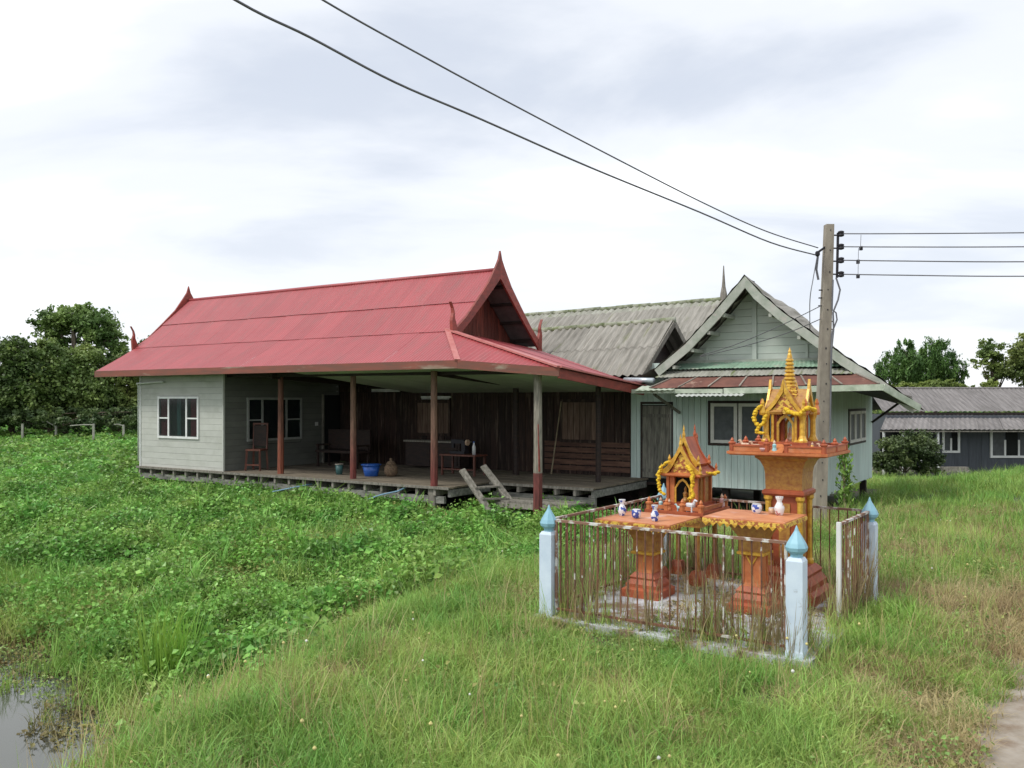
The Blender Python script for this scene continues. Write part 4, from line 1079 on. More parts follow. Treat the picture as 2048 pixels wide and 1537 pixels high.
# ================================================================== FAR GREY BUILDING
fb = Thing('far_building', WORLD, (22, 40, -1.6), 'low blue-grey building with brown-grey tile roof beyond the mint house', 'building')
T = fb
D0 = 38.0
def PX(x, y, D=D0):
    p = px(x, y, D); return (p.x, p.y, p.z)
x0, x1, xe = PX(1742, 0)[0], PX(1786, 0)[0], 31.0
sheets('roof_sheet', T, (x0, 37.0, .585), (xe, 37.0, .585), (x1, 38.6, 1.24), (xe, 38.6, 1.24), 1.1, .22, .035, m_farroof, jitter=.01)
sheets('roof_sheet', T, (x1 - .3, 38.4, 1.36), (xe, 38.4, 1.36), (x1 + .1, 41.0, 2.42), (xe, 41.0, 2.42), 1.1, .22, .035, m_farroof, jitter=.01)
sheets('roof_sheet', T, (x1, 43.6, 1.36), (xe, 43.6, 1.36), (x1 + .1, 41.0, 2.42), (xe, 41.0, 2.42), 2.2, .44, .035, m_farroof)
MB().tube([(x1, 41.0, 2.45), (xe, 41.0, 2.45)], .06, 8).build('ridge_cap', m_farroof, T)
MB().bar((x1 - .3, 38.45, 1.28), (xe, 38.45, 1.28), .05, .10).build('fascia', m_darkwood, T)
MB().bar((x0, 37.05, .52), (xe, 37.05, .52), .05, .05).build('fascia', m_greywood, T)
MB().box(((x0 + xe) / 2 + .5, 40.6, -.3), (xe - x0 - .6, 4.9, 3.0)).build('wall', m_bluegrey, T)
k = x0 + .8
while k < xe - .5:
    if True:
        boxpart('wall_panel', (k + .3, 38.12, -.3), (.59, .03, 2.6), m_bluegrey, T)
    k += .6
def farwin(xa, xb, ya, yb, nmul, mul_from=.0):
    a_, b_ = PX(xa, ya, 38.05), PX(xb, yb, 38.05); t = .10
    fr = MB(); cx_, cz_ = (a_[0] + b_[0]) / 2, (a_[2] + b_[2]) / 2; W_, H_ = b_[0] - a_[0], a_[2] - b_[2]
    fr.box((cx_, 38.07, a_[2]), (W_ + t, .06, t)).box((cx_, 38.07, b_[2]), (W_ + t, .06, t)).box((a_[0], 38.07, cz_), (t, .06, H_ - t)).box((b_[0], 38.07, cz_), (t, .06, H_ - t))
    for k in range(1, nmul):
        fr.box((a_[0] + W_ * k / nmul, 38.08, b_[2] + H_ * .32), (t * .8, .05, H_ * .64 - t))
    f = fr.build('window', m_white, T)
    for k in range(nmul):
        MB().box((a_[0] + W_ * (k + .5) / nmul, 38.09, cz_), (W_ / nmul - t * .8, .02, H_ - t)).build('pane', m_black if k % 2 else m_screen, (T, f))
farwin(1887, 1918, 858, 904, 2); farwin(1983, 2066, 858, 914, 3); farwin(2110, 2180, 858, 914, 3)
# open dark bay at the left end
MB().box((PX(1815, 0)[0], 38.06, -.2), (2.4, .06, 1.5)).build('dark_opening', m_black, T)
for xx in (1752, 1790, 1826, 1858): MB().box((PX(xx, 0)[0], 37.2, -.5), (.08, .08, 2.0)).build('veranda_post', m_white, T)
MB().box((PX(1825, 0)[0], 37.4, -1.30), (4.2, .3, .5)).build('plinth', m_greywood, T)

# ================================================================== SHRINE ENCLOSURE
# concrete floor slab, uneven edge
m_slab = mat('shrine_slab', (0.60, 0.63, 0.68), (0.34, 0.34, 0.34), scale=5, rough=.95, coord='World', rnd=0, bump=.4, c3=(.22, .15, .10), s3=3.4, lo3=.50, hi3=.60)
b_ = MB().prism([EF.W(-.10, -.10, -.25), EF.W(2.2, -.10, -.25), EF.W(2.2, 2.32, -.25), EF.W(-.10, 2.32, -.25)], (0, 0, .33))
tag(obj('concrete_slab', b_.v, b_.f, m_slab), kind='structure')
fe = Thing('shrine_fence', EF, (1.04, 1.1, .08), 'rusty waist-high iron bar fence with pale blue corner posts around the spirit houses', 'fence')
T = fe
for (a_, c_) in ((0, 0), (2.08, 0), (2.10, 2.17), (0, 2.28)):
    p = MB().box((a_, c_, .41), (.118, .118, .70)).lathe((a_, c_, .76), [(.059, 0), (.045, .025)], 4).build('fence_post', m_bluepost, T)
    MB().lathe((a_, c_, .785), [(.043, 0), (.043, .02), (.072, .045), (.078, .07), (.066, .10), (.040, .145), (.016, .185), (.010, .205), (.002, .225)], 8, ).build('finial', m_bluecap, (T, p), smooth=False)
    MB().lathe((a_, c_, .02), [(.064, 0), (.062, .10), (.0595, .11)], 4).build('post_base', m_bluepost, (T, p))
def fence_run(a0, a1, n_, name='fence_panel', gap=.075, ztop=.88):
    a0, a1 = Vector(a0), Vector(a1); d = (a1 - a0).normalized(); L_ = (a1 - a0).length
    p0, p1 = a0 + d * gap, a1 - d * gap
    MB().bar(p0 + Vector((0, 0, ztop)), p1 + Vector((0, 0, ztop)), .028, .02).build('top_rail', m_palebar, T)
    MB().bar(p0 + Vector((0, 0, .14)), p1 + Vector((0, 0, .14)), .022, .018).build('bottom_rail', m_rustbar, T)
    for k in range(n_):
        t = (k + .5) / n_; q = lerp(p0, p1, t); pale = RNG.random() < .16
        tilt = Vector((RNG.uniform(-.012, .012), 0, 0))
        MB().bar(q + Vector((0, 0, .148)) + tilt, q + Vector((0, 0, ztop - .008)), .0095).build('fence_bar', m_palebar if pale else m_rustbar, T)
    for q in (p0, p1):
        MB().bar(q + Vector((0, 0, .1)), q + Vector((0, 0, ztop)), .02).build('end_bar', m_palebar, T)
fence_run((0, 0, 0), (2.08, 0, 0), 27)
fence_run((0, 0, 0), (0, 2.28, 0), 26)
fence_run((0, 2.28, 0), (2.10, 2.17, 0), 24)
fence_run((2.09, 1.08, 0), (2.10, 2.17, 0), 13, gap=.07)
MB().bar((2.09, 1.12, .10), (2.09, 1.12, .90), .034).build('gate_stile', m_white, T)

def leg4(th, cx_, cy_, hx, hy, z0, z1, w_, m_, nm='column'):
    for sx in (-1, 1):
        for sy in (-1, 1):
            b_ = MB().lathe((cx_ + sx * hx, cy_ + sy * hy, z0), [(w_ * .9, 0), (w_ * .9, .03), (w_ * .6, .05), (w_ * .5, (z1 - z0) * .5), (w_ * .6, z1 - z0 - .05), (w_ * .9, z1 - z0 - .03), (w_ * .9, z1 - z0)], 8)
            b_.build(nm, m_, th)
def sq(th, nm, c, prof, m_, n=4, sx=1, sy=1, smooth=False):
    return MB().lathe(c, prof, n, 0, sx, sy).build(nm, m_, th, smooth=smooth)

# --- offering tables
def offering_table(a_, c_, zt, W_, D_, label):
    t = Thing('offering_table', EF, (a_, c_, .08), label, 'table')
    x, y = a_, c_
    sq(t, 'tabletop', (x, y, zt - .045), [(W_ / 2 - .02, 0), (W_ / 2, .008), (W_ / 2, .045)], m_tabletop, sy=D_ / W_)
    for dx, dy, lx, ly in ((0, -D_ / 2 - .004, W_, .008), (0, D_ / 2 + .004, W_, .008), (-W_ / 2 - .004, 0, .008, D_), (W_ / 2 + .004, 0, .008, D_)):
        MB().box((x + dx, y + dy, zt - .028), (lx, ly, .036)).build('gold_trim', m_goldpat, t)
    # row of small pendant scallops under the rim, front and left
    nn = 11
    for k in range(nn):
        u_ = -W_ / 2 + W_ * (k + .5) / nn
        MB().prism([(x + u_ - .026, y - D_ / 2 - .002, zt - .045), (x + u_ + .026, y - D_ / 2 - .002, zt - .045), (x + u_, y - D_ / 2 - .002, zt - .075)], (0, -.008, 0)).build('scallop', m_gold, t)
    sq(t, 'neck', (x, y, zt - .30), [(.105, 0), (.105, .10), (.12, .14), (.17, .22), (.215, .255)], m_darkgold)
    sq(t, 'pillar', (x, y, .30), [(.085, 0), (.078, .03), (.078, zt - .62), (.09, zt - .60)], m_orange)
    sq(t, 'collar', (x, y, zt - .335), [(.10, 0), (.12, .01), (.12, .03), (.10, .035)], m_gold)
    sq(t, 'base', (x, y, .08), [(.185, 0), (.185, .07), (.155, .09), (.155, .12), (.12, .16), (.13, .18), (.095, .22)], m_red)
    for s_ in (-1, 1):
        MB().bar((x + s_ * .0, y - .083, .48), (x + s_ * .045, y - .083, .56), .014, .01).build('gold_motif', m_gold, t)
        MB().bar((x - .083, y + s_ * .0, .48), (x - .083, y + s_ * .045, .56), .014, .01).build('gold_motif', m_gold, t)
    MB().bar((x, y - .083, .40), (x, y - .083, .48), .014, .01).build('gold_motif', m_gold, t)
    MB().bar((x - .083, y, .40), (x - .083, y, .48), .014, .01).build('gold_motif', m_gold, t)
    for s_ in (-1, 1):
        for q in (-1, 1): MB().bar((x + s_ * .076, y + q * .076, .32), (x + s_ * .076, y + q * .076, zt - .34), .020).build('corner_column', m_orange, t)
    return t
offering_table(.377, 1.13, .80, .74, .68, 'orange offering table with three blue-white vessels in front of the smaller spirit house')
offering_table(1.39, 1.13, .90, .70, .62, 'orange offering table with gold rim in front of the taller spirit house')

# --- taller spirit house (prasat with spire)
s1 = Thing('spirit_house', EF, (1.466, 1.84, .08), 'tall orange and gold spirit house with ringed golden spire on a flared pillar', 'spirit house')
x, y = 1.466, 1.84; T = s1
sq(T, 'base', (x, y, .08), [(.32, 0), (.32, .08), (.27, .11), (.27, .16), (.23, .22), (.24, .25), (.19, .30)], m_red)
sq(T, 'pillar', (x, y, .38), [(.13, 0), (.13, .66)], m_red)
leg4(T, x, y, .145, .145, .38, 1.02, .045, m_gold, 'corner_column')
for sx, sy in ((0, -1), (-1, 0), (1, 0)):
    MB().box((x + sx * .135, y + sy * .135, .70), (.012 if sx else .10, .012 if sy else .10, .5)).build('gold_panel', m_darkgold, T)
sq(T, 'collar', (x, y, 1.02), [(.175, 0), (.19, .02), (.19, .045), (.17, .06)], m_red)
sq(T, 'neck', (x, y, 1.08), [(.165, 0), (.17, .15)], m_darkgold)
sq(T, 'capital', (x, y, 1.23), [(.17, 0), (.178, .05), (.205, .11), (.24, .14), (.24, .165)], m_darkgold)
W1, D1 = .90, .80; ZP = 1.40
sq(T, 'platform', (x, y, 1.395), [(W1 / 2 - .03, 0), (W1 / 2, .012), (W1 / 2, .035)], m_orange, sy=D1 / W1)
for (ax_, ay_, bx_, by_) in ((-1, -1, -.22, -1), (.22, -1, 1, -1), (-1, -1, -1, 1), (1, -1, 1, 1), (-1, 1, 1, 1)):
    a_ = Vector((x + ax_ * (W1 / 2 - .04), y + ay_ * (D1 / 2 - .04), 1.455)); c_ = Vector((x + bx_ * (W1 / 2 - .04), y + by_ * (D1 / 2 - .04), 1.455))
    MB().bar(a_, c_, .03, .045).build('parapet', m_orange, T); MB().bar(a_ + Vector((0, 0, .03)), c_ + Vector((0, 0, .03)), .045, .015).build('parapet_cap', m_red, T)
for ax_, ay_ in ((-1, -1), (1, -1), (-1, 1), (1, 1), (-.22, -1), (.22, -1), (-1, 0), (1, 0)):
    MB().lathe((x + ax_ * (W1 / 2 - .04), y + ay_ * (D1 / 2 - .04), 1.43), [(.026, 0), (.026, .065), (.034, .07), (.034, .08), (.016, .09), (.018, .10), (.003, .125)], 8).build('parapet_post', m_red, T)
MB().prism([(x - .06, y - .40, 1.43), (x - .06, y - .26, 1.43), (x - .06, y - .26, 1.50)], (.12, 0, 0)).build('stair', m_orange, T)
sq(T, 'podium', (x, y + .02, 1.43), [(.27, 0), (.27, .03), (.245, .035), (.245, .055), (.225, .06), (.225, .085)], m_red)
ZC = 1.515
for ax_, ay_ in ((-1, -1), (1, -1), (-1, 1), (1, 1)):
    MB().lathe((x + ax_ * .165, y + .02 + ay_ * .165, ZC), [(.046, 0), (.046, .014), (.036, .03), (.026, .06), (.025, .20), (.036, .235), (.045, .262), (.045, .28)], 8).build('column', m_gold, T)
    MB().box((x + ax_ * .105, y + .02 + ay_ * .105, ZC + .14), (.055, .055, .28)).build('pier', m_red, T)
    MB().lathe((x + ax_ * .105, y + .02 + ay_ * .165, ZC), [(.018, 0), (.012, .02), (.012, .26), (.018, .28)], 6).build('slim_column', m_gold, T)
# arch heads and lintels on the four sides
for k in range(4):
    rot = Matrix.Rotation(k * math.pi / 2, 3, 'Z'); c0 = Vector((x, y + .02, 0))
    def P3(px_, py_, pz_): return c0 + rot @ Vector((px_, py_, 0)) + Vector((0, 0, pz_))
    arch_o = [P3(-.08, -.135, ZC), P3(-.08, -.135, ZC + .17), P3(-.045, -.135, ZC + .225), P3(0, -.135, ZC + .255), P3(.045, -.135, ZC + .225), P3(.08, -.135, ZC + .17), P3(.08, -.135, ZC)]
    arch_i = [P3(-.06, -.135, ZC), P3(-.06, -.135, ZC + .16), P3(-.035, -.135, ZC + .20), P3(0, -.135, ZC + .225), P3(.035, -.135, ZC + .20), P3(.06, -.135, ZC + .16), P3(.06, -.135, ZC)]
    MB().strip(arch_o, arch_i, rot @ Vector((0, .02, 0))).build('arch', m_gold, T)
    MB().prism([P3(-.17, -.16, ZC + .26), P3(.17, -.16, ZC + .26), P3(.17, -.16, ZC + .29), P3(-.17, -.16, ZC + .29)], rot @ Vector((0, .04, 0))).build('lintel', m_red, T)
    # pediment + bargeboards
    zb = ZC + .285
    MB().prism([P3(-.125, -.17, zb - .03), P3(.125, -.17, zb - .03), P3(0, -.17, zb + .17)], rot @ Vector((0, .05, 0))).build('pediment', m_goldpat, T)
    for s_ in (-1, 1):
        oo = [P3(s_ * .205, -.19, zb - .015), P3(s_ * .15, -.19, zb + .015), P3(s_ * .09, -.19, zb + .09), P3(s_ * .03, -.19, zb + .20), P3(s_ * .004, -.19, zb + .29)]
        ii_ = [P3(s_ * .19, -.19, zb - .045), P3(s_ * .14, -.19, zb - .015), P3(s_ * .07, -.19, zb + .065), P3(s_ * .005, -.19, zb + .165), P3(0, -.19, zb + .26)]
        MB().strip(oo, ii_, rot @ Vector((0, .022, 0))).build('bargeboard', m_gold, T)
        MB().prism([P3(s_ * .19, -.178, zb - .01), P3(s_ * .10, -.178, zb + .08), P3(0.0, -.178, zb + .20), P3(0, .0, zb + .20), P3(s_ * .10, .0, zb + .08), P3(s_ * .19, .0, zb - .01)][:3] + [P3(0, -.178, zb + .17), P3(s_ * .09, -.178, zb + .05), P3(s_ * .18, -.178, zb - .035)], rot @ Vector((0, .16, 0))).build('roof_slope', m_darkgold, T)
        MB().lathe(P3(s_ * .20, -.185, zb - .04), [(.02, 0), (.028, .02), (.022, .06), (.012, .09), (.016, .11), (.004, .15)], 6).build('corner_finial', m_gold if k % 2 else m_orange, T)
zb = ZC + .40
prof = [(.13, 0), (.13, .03), (.105, .04), (.11, .07), (.085, .08), (.09, .105), (.066, .115), (.07, .14), (.050, .15), (.055, .17), (.040, .18)]
sq(T, 'tiered_roof', (x, y + .02, zb - .04), prof, m_goldpat, n=8)
z = zb + .10; r_ = .062
for k in range(8):
    MB().lathe((x, y + .02, z), [(r_ * .8, 0), (r_, .010), (r_ * .95, .022), (r_ * .72, .030)], 10).build('spire_ring', m_gold, T, smooth=False)
    z += .034; r_ *= .925
MB().lathe((x, y + .02, z), [(.026, 0), (.02, .03), (.012, .05), (.016, .06), (.002, .10)], 8).build('spire_tip', m_gold, T)
MB().lathe((x, y + .02, zb + .1), [(.034, 0), (.03, .1), (.02, .25)], 6).build('spire_core', m_orange, T)
MB().lathe((x, y + .03, ZC), [(.02, 0), (.03, .02), (.02, .04), (.024, .07), (.012, .09), (.014, .11), (.002, .14)], 8).build('deity_figure', m_figwhite, T)

# --- smaller spirit house
s2 = Thing('spirit_house', EF, (.393, 2.03, .08), 'smaller house-shaped orange spirit house with steep red roofs on four gold legs', 'spirit house')
x, y = .393, 2.0; T = s2
leg4(T, x, y, .20, .22, .08, .76, .045, m_darkgold, 'leg')
for k in ((-.2, -.22), (.2, -.22), (-.2, .22), (.2, .22)):
    MB().lathe((x + k[0], y + k[1], .08), [(.075, 0), (.07, .08), (.045, .14)], 4).build('leg_base', m_red, T)
W2, D2 = .62, .70
sq(T, 'platform', (x, y, .755), [(W2 / 2 - .03, 0), (W2 / 2, .02), (W2 / 2, .05)], m_red, sy=D2 / W2)
MB().box((x, y, .7), (.5, .55, .1)).build('under_beam', m_darkgold, T)
ZB = .805
for ax_, ay_ in ((-1, -1), (1, -1), (-1, 1), (1, 1), (-.3, -1), (.3, -1)):
    MB().lathe((x + ax_ * (W2 / 2 - .035), y + ay_ * (D2 / 2 - .035), ZB), [(.028, 0), (.028, .05), (.036, .055), (.036, .07), (.016, .08), (.02, .095), (.003, .125)], 8).build('parapet_post', m_orange, T)
for a0_, a1_ in (((-1, -1), (-.3, -1)), ((.3, -1), (1, -1)), ((-1, -1), (-1, 1)), ((1, -1), (1, 1)), ((-1, 1), (1, 1))):
    a_ = Vector((x + a0_[0] * (W2 / 2 - .035), y + a0_[1] * (D2 / 2 - .035), ZB + .03)); c_ = Vector((x + a1_[0] * (W2 / 2 - .035), y + a1_[1] * (D2 / 2 - .035), ZB + .03))
    MB().bar(a_, c_, .02, .035).build('parapet', m_orange, T)
sq(T, 'podium', (x, y + .05, ZB), [(.21, 0), (.21, .03), (.19, .035), (.19, .06)], m_red, sy=1.1)
zw = ZB + .06
HB = .26
# walls with arched doorway in front
y0 = y + .05 - .17; y1 = y + .05 + .17
MB().box((x, y1 - .01, zw + HB / 2), (.28, .02, HB)).build('back_wall', m_orange, T)
MB().box((x, y0 + .12, zw + HB / 2), (.24, .01, HB)).build('inner_wall', m_black, T)
for s_ in (-1, 1):
    MB().box((x + s_ * .14, (y0 + y1) / 2 + .03, zw + HB / 2), (.02, .20, HB)).build('side_wall', m_darkgold, T)
    MB().box((x + s_ * .115, y0 + .01, zw + HB / 2), (.05, .025, HB)).build('front_pier', m_orange, T)
    MB().bar((x + s_ * .155, y0 - .01, zw), (x + s_ * .155, y0 - .01, zw + HB), .026).build('column', m_orange, T)
    MB().bar((x + s_ * .155, y1, zw), (x + s_ * .155, y1, zw + HB), .026).build('column', m_orange, T)
    MB().bar((x + s_ * .155, (y0 + y1) / 2, zw), (x + s_ * .155, (y0 + y1) / 2, zw + HB), .022).build('column', m_orange, T)
yo = y0 - .008
oo = [(x - .085, yo, zw), (x - .085, yo, zw + .15), (x - .04, yo, zw + .22), (x, yo, zw + .245), (x + .04, yo, zw + .22), (x + .085, yo, zw + .15), (x + .085, yo, zw)]
ii_ = [(x - .068, yo, zw), (x - .068, yo, zw + .145), (x - .03, yo, zw + .20), (x, yo, zw + .222), (x + .03, yo, zw + .20), (x + .068, yo, zw + .145), (x + .068, yo, zw)]
MB().strip(oo, ii_, (0, .012, 0)).build('arch', m_gold, T)
MB().lathe((x, y0 + .07, zw), [(.03, 0), (.035, .02), (.02, .05), (.028, .09), (.012, .11), (.016, .135), (.003, .16)], 8).build('deity_figure', m_darkgold, T)
ze = zw + HB
sq(T, 'eave_cornice', (x, y + .05, ze), [(.19, 0), (.215, .015), (.215, .03), (.17, .05)], m_orange, sy=1.12)
# steep concave double roof, ridge front to back
def s2roof(ya, yb, z0, hw, hh, nm):
    P = [(1.0, 0), (.72, .16), (.45, .40), (.22, .70), (0, 1)]
    for s_ in (-1, 1):
        top = [(x + s_ * hw * a_, ya, z0 + hh * b_) for a_, b_ in P]; bot = [(x + s_ * hw * a_ * .9, ya, z0 + hh * b_ - .022) for a_, b_ in P]
        MB().strip(top, bot, (0, yb - ya, 0)).build(nm, m_red, T)
    for yy, dd in ((ya - .012, .018), (yb - .006, .018)):
        for s_ in (-1, 1):
            o_ = [(x + s_ * hw * a_ * 1.06, yy, z0 + hh * b_ + .016) for a_, b_ in P]; i_ = [(x + s_ * hw * a_ * .88, yy, z0 + hh * b_ - .030) for a_, b_ in P]
            o_[-1] = (x, yy, z0 + hh + .03); i_[-1] = (x, yy, z0 + hh - .05)
            MB().strip(o_, i_, (0, dd, 0)).build('bargeboard', m_gold if yy < y else m_red, T)
            MB().lathe((x + s_ * hw * 1.04, yy + .01, z0 - .01), [(.016, 0), (.022, .015), (.012, .04), (.016, .06), (.002, .10)], 6).build('corner_finial', m_gold if yy < y else m_orange, T)
        MB().lathe((x, yy + .01, z0 + hh), [(.014, 0), (.018, .02), (.008, .06), (.011, .075), (.001, .125)], 6).build('apex_finial', m_gold if yy < y else m_red, T)
    MB().prism([(x - hw * .62, ya + .02, z0), (x + hw * .62, ya + .02, z0), (x, ya + .02, z0 + hh * .8)], (0, .012, 0)).build('pediment', m_goldpat, T)
s2roof(y0 - .05, y1 + .02, ze + .04, .20, .27, 'roof_slope')
s2roof(y0 + .03, y1 - .04, ze + .13, .15, .27, 'upper_roof_slope')
MB().box((x, y0 - .035, ze + .11), (.15, .01, .05)).build('gold_panel', m_goldpat, T)

# --- garlands hanging from the eaves (things of their own)
def garland(pts, r_, label, n_=None):
    """string of small round blossoms"""
    pts = [Vector(EF.W(*p)) for p in pts]
    L_ = sum((pts[i + 1] - pts[i]).length for i in range(len(pts) - 1)); N_ = n_ or int(L_ / (r_ * .62))
    b_ = MB(); c = pts[0].copy()
    cum = [0]
    for i in range(len(pts) - 1): cum.append(cum[-1] + (pts[i + 1] - pts[i]).length)
    for k in range(N_ + 1):
        d = cum[-1] * k / N_; i = 0
        while i < len(cum) - 2 and cum[i + 1] < d: i += 1
        p = lerp(pts[i], pts[i + 1], (d - cum[i]) / max(1e-6, cum[i + 1] - cum[i]))
        rr = r_ * RNG.uniform(.7, 1.15)
        b_.lathe(p + Vector((RNG.uniform(-1, 1) * .007, RNG.uniform(-1, 1) * .007, RNG.uniform(-1, 1) * .004)), [(rr * .5, -rr * .7), (rr, -rr * .2), (rr, rr * .2), (rr * .5, rr * .7)], 6)
    o = obj('flower_garland', b_.v, b_.f, m_garland, smooth=False); tag(o, label, 'garland', 'yellow garlands on the spirit houses'); return o
def loop(cx_, cy_, zt, hw, hgt, drop=0):
    P = []
    for k in range(13):
        a_ = math.pi * (k / 12) - math.pi / 2
        P.append((cx_ + hw * math.cos(math.pi * (k / 12)), cy_, zt - hgt * math.sin(math.pi * k / 12)))
    return P
x, y = 1.466, 1.86
z8 = ZC + .27
garland([(x - .20, y - .22, z8 + .06), (x - .25, y - .22, z8 + .0), (x - .26, y - .22, z8 - .07), (x - .22, y - .22, z8 - .13), (x - .17, y - .22, z8 - .10), (x - .15, y - .21, z8 - .03)], .020, 'yellow flower garland looped on the left corner of the taller spirit house')
garland([(x - .22, y - .22, z8 - .14), (x - .24, y - .22, z8 - .19), (x - .17, y - .22, z8 - .19)], .022, 'yellow garland tassel hanging left, below the loop on the taller spirit house')
garland([(x + .02, y - .215, z8 + .03), (x + .09, y - .22, z8 - .01), (x + .16, y - .22, z8 - .015), (x + .23, y - .21, z8 + .05), (x + .24, y - .05, z8 + .02)], .026, 'thick yellow garland draped on the right corner of the taller spirit house')
x, y = .393, 2.0
z9 = ze + .05
garland([(x - .12, y - .22, z9 + .10), (x - .19, y - .22, z9 + .05), (x - .22, y - .22, z9 - .02), (x - .215, y - .22, z9 - .12), (x - .20, y - .22, z9 - .20), (x - .16, y - .22, z9 - .22)], .020, 'yellow garland hanging down the left front corner of the smaller spirit house')
garland([(x + .10, y - .22, z9 + .06), (x + .15, y - .225, z9 - .0), (x + .145, y - .225, z9 - .08), (x + .14, y - .225, z9 - .17), (x + .16, y - .225, z9 - .23), (x + .11, y - .225, z9 - .25)], .022, 'yellow garland hanging over the front pier of the smaller spirit house')
garland([(x + .20, y + .02, z9 - .01), (x + .25, y + .08, z9 - .02), (x + .26, y + .17, z9 - .01)], .020, 'short yellow garland on the right eave of the smaller spirit house')

# --- vessels
VASE = [(.026, 0), (.030, .012), (.040, .045), (.040, .07), (.024, .10), (.018, .115), (.030, .14), (.032, .15), (.026, .15), (.014, .115)]
JAR = [(.028, 0), (.042, .02), (.048, .05), (.046, .075), (.040, .085), (.036, .085), (.038, .07)]
def vessel(nm, a_, c_, z, prof, label, cat, m_=None, neck=None, sc=1.0):
    def ex(e_):
        MB().lathe((0, 0, prof[-3][1] * sc), [(prof[-3][0] * sc * 1.02, 0), (prof[-3][0] * sc * 1.02, .006), (prof[-3][0] * .8 * sc, .006)], 12).build('rim', m_whiteglaze, e_, smooth=True)
    return lathe_thing(nm, EF, a_, c_, z, [(r_ * sc, q * sc) for r_, q in prof], m_ or m_porc, label, cat, 14, extra=ex)
vessel('vase', .12, 1.10, .80, VASE, 'tall blue-white vase at the left end of the left offering table', 'vase', sc=1.0)
vessel('incense_jar', .31, 1.02, .80, JAR, 'squat blue-white incense jar between the two vases on the left table', 'jar', sc=.95)
vessel('vase', .53, .95, .80, VASE, 'blue-white vase at the right side of the left offering table', 'vase', sc=.95)
vessel('incense_jar', 1.36, 1.26, .90, JAR, 'squat blue-white incense jar on the right offering table', 'jar', sc=.95)
vessel('vase', 1.56, 1.26, .90, VASE, 'white vase with blue and red marks beside the jar on the right table', 'vase', m_=mat('white_red_porcelain', (0.74, 0.75, 0.76), (0.40, 0.10, 0.10), scale=18, rough=.25, lo=.38, hi=.42, bump=0, rnd=0, c3=(.08, .14, .40), s3=14, lo3=.6, hi3=.63), sc=1.05)
vessel('incense_jar', 1.48, 1.30, .90, JAR, 'small reddish pot behind the white vase on the right table', 'pot', m_=m_figwhite, sc=.6)

# --- figurines on the two platforms
def figurine(a_, c_, z, label, m_, kind='person', h=.09, rz=0.0, grp=None):
    nm = {'person': 'figurine', 'animal': 'animal_figurine'}[kind]
    e_ = bpy.data.objects.new(nm, None); COL.objects.link(e_); e_.location = EF.W(a_, c_, z); e_.rotation_euler = (0, 0, EF.a + rz)
    tag(e_, label, 'figurine', grp); k = h / .1
    if kind == 'person':
        MB().lathe((0, 0, 0), [(.020 * k, 0), (.024 * k, .01 * k), (.016 * k, .035 * k), (.019 * k, .06 * k), (.010 * k, .072 * k)], 8).build('body', m_, e_)
        MB().lathe((0, 0, .07 * k), [(.004 * k, 0), (.012 * k, .008 * k), (.012 * k, .018 * k), (.005 * k, .026 * k), (.002 * k, .036 * k)], 8).build('head', m_figwhite, e_)
    else:
        MB().lathe((0, 0, 0), [(.004, -.035 * k), (.018 * k, -.03 * k), (.020 * k, .0), (.018 * k, .03 * k), (.006, .036 * k)], 8).build('body', m_, e_).matrix_local = Matrix.Translation((0, 0, .045 * k)) @ Matrix.Rotation(R(90), 4, 'Y')
        for sx in (-1, 1):
            for sy in (-1, 1): MB().bar((sx * .022 * k, sy * .010 * k, 0), (sx * .022 * k, sy * .010 * k, .04 * k), .010 * k).build('leg', m_, e_)
        MB().tube([(-.028 * k, 0, .055 * k), (-.045 * k, 0, .085 * k), (-.062 * k, 0, .08 * k)], [.012 * k, .010 * k, .006 * k], 6).build('head', m_, e_)
    return e_
x, y = 1.466, 1.84
figurine(x - .30, y - .32, 1.435, 'cream and orange animal figurine second from the left end of the tall platform', m_figwhite, 'animal', .11)
figurine(x - .20, y - .33, 1.435, 'cream animal figurine third from the left on the tall platform rim', m_figwhite, 'animal', .10, R(30))
figurine(x - .02, y - .36, 1.435, 'pale turquoise kneeling figurine at the front stair of the tall platform', m_cyan, 'person', .10)
figurine(x + .12, y - .34, 1.435, 'small cream figurine right of the stair on the tall platform', m_figwhite, 'person', .07)
o = lathe_thing('offering_cup', EF, x - .12, y - .35, 1.435, [(.03, 0), (.04, .02), (.042, .03), (.034, .032)], m_pink, 'pale pink offering cup on the front rim of the tall platform', 'cup', 10)
for k, (dx, dy, lb) in enumerate(((.30, -.32, 'gold and cream figurine near the right corner of the tall platform'), (.36, -.20, 'orange figurine on the right edge of the tall platform, nearest the corner'), (.37, -.05, 'orange figurine midway along the right edge of the tall platform'), (.38, .16, 'cream figurine at the far right end of the tall platform'))):
    figurine(x + dx, y + dy, 1.435, lb, m_gold if k == 0 else m_figwhite, 'animal' if k in (1, 2) else 'person', .09)
x, y = .393, 2.0
figurine(x - .16, y - .29, .805, 'turquoise and white seated figurine on the left front of the low platform', m_cyan, 'person', .12)
figurine(x - .06, y - .31, .805, 'orange figurine with cream head at the doorway of the smaller spirit house', m_orange, 'person', .11)
figurine(x + .05, y - .31, .805, 'turquoise figurine lying at the front edge of the low platform', m_cyan, 'animal', .08, R(10))
figurine(x + .16, y - .30, .805, 'white elephant figurine at the right front of the low platform', m_whiteglaze, 'animal', .14, R(160))
figurine(x + .27, y + .24, .805, 'pinkish figurine at the far right corner of the low platform', m_pink, 'person', .13)

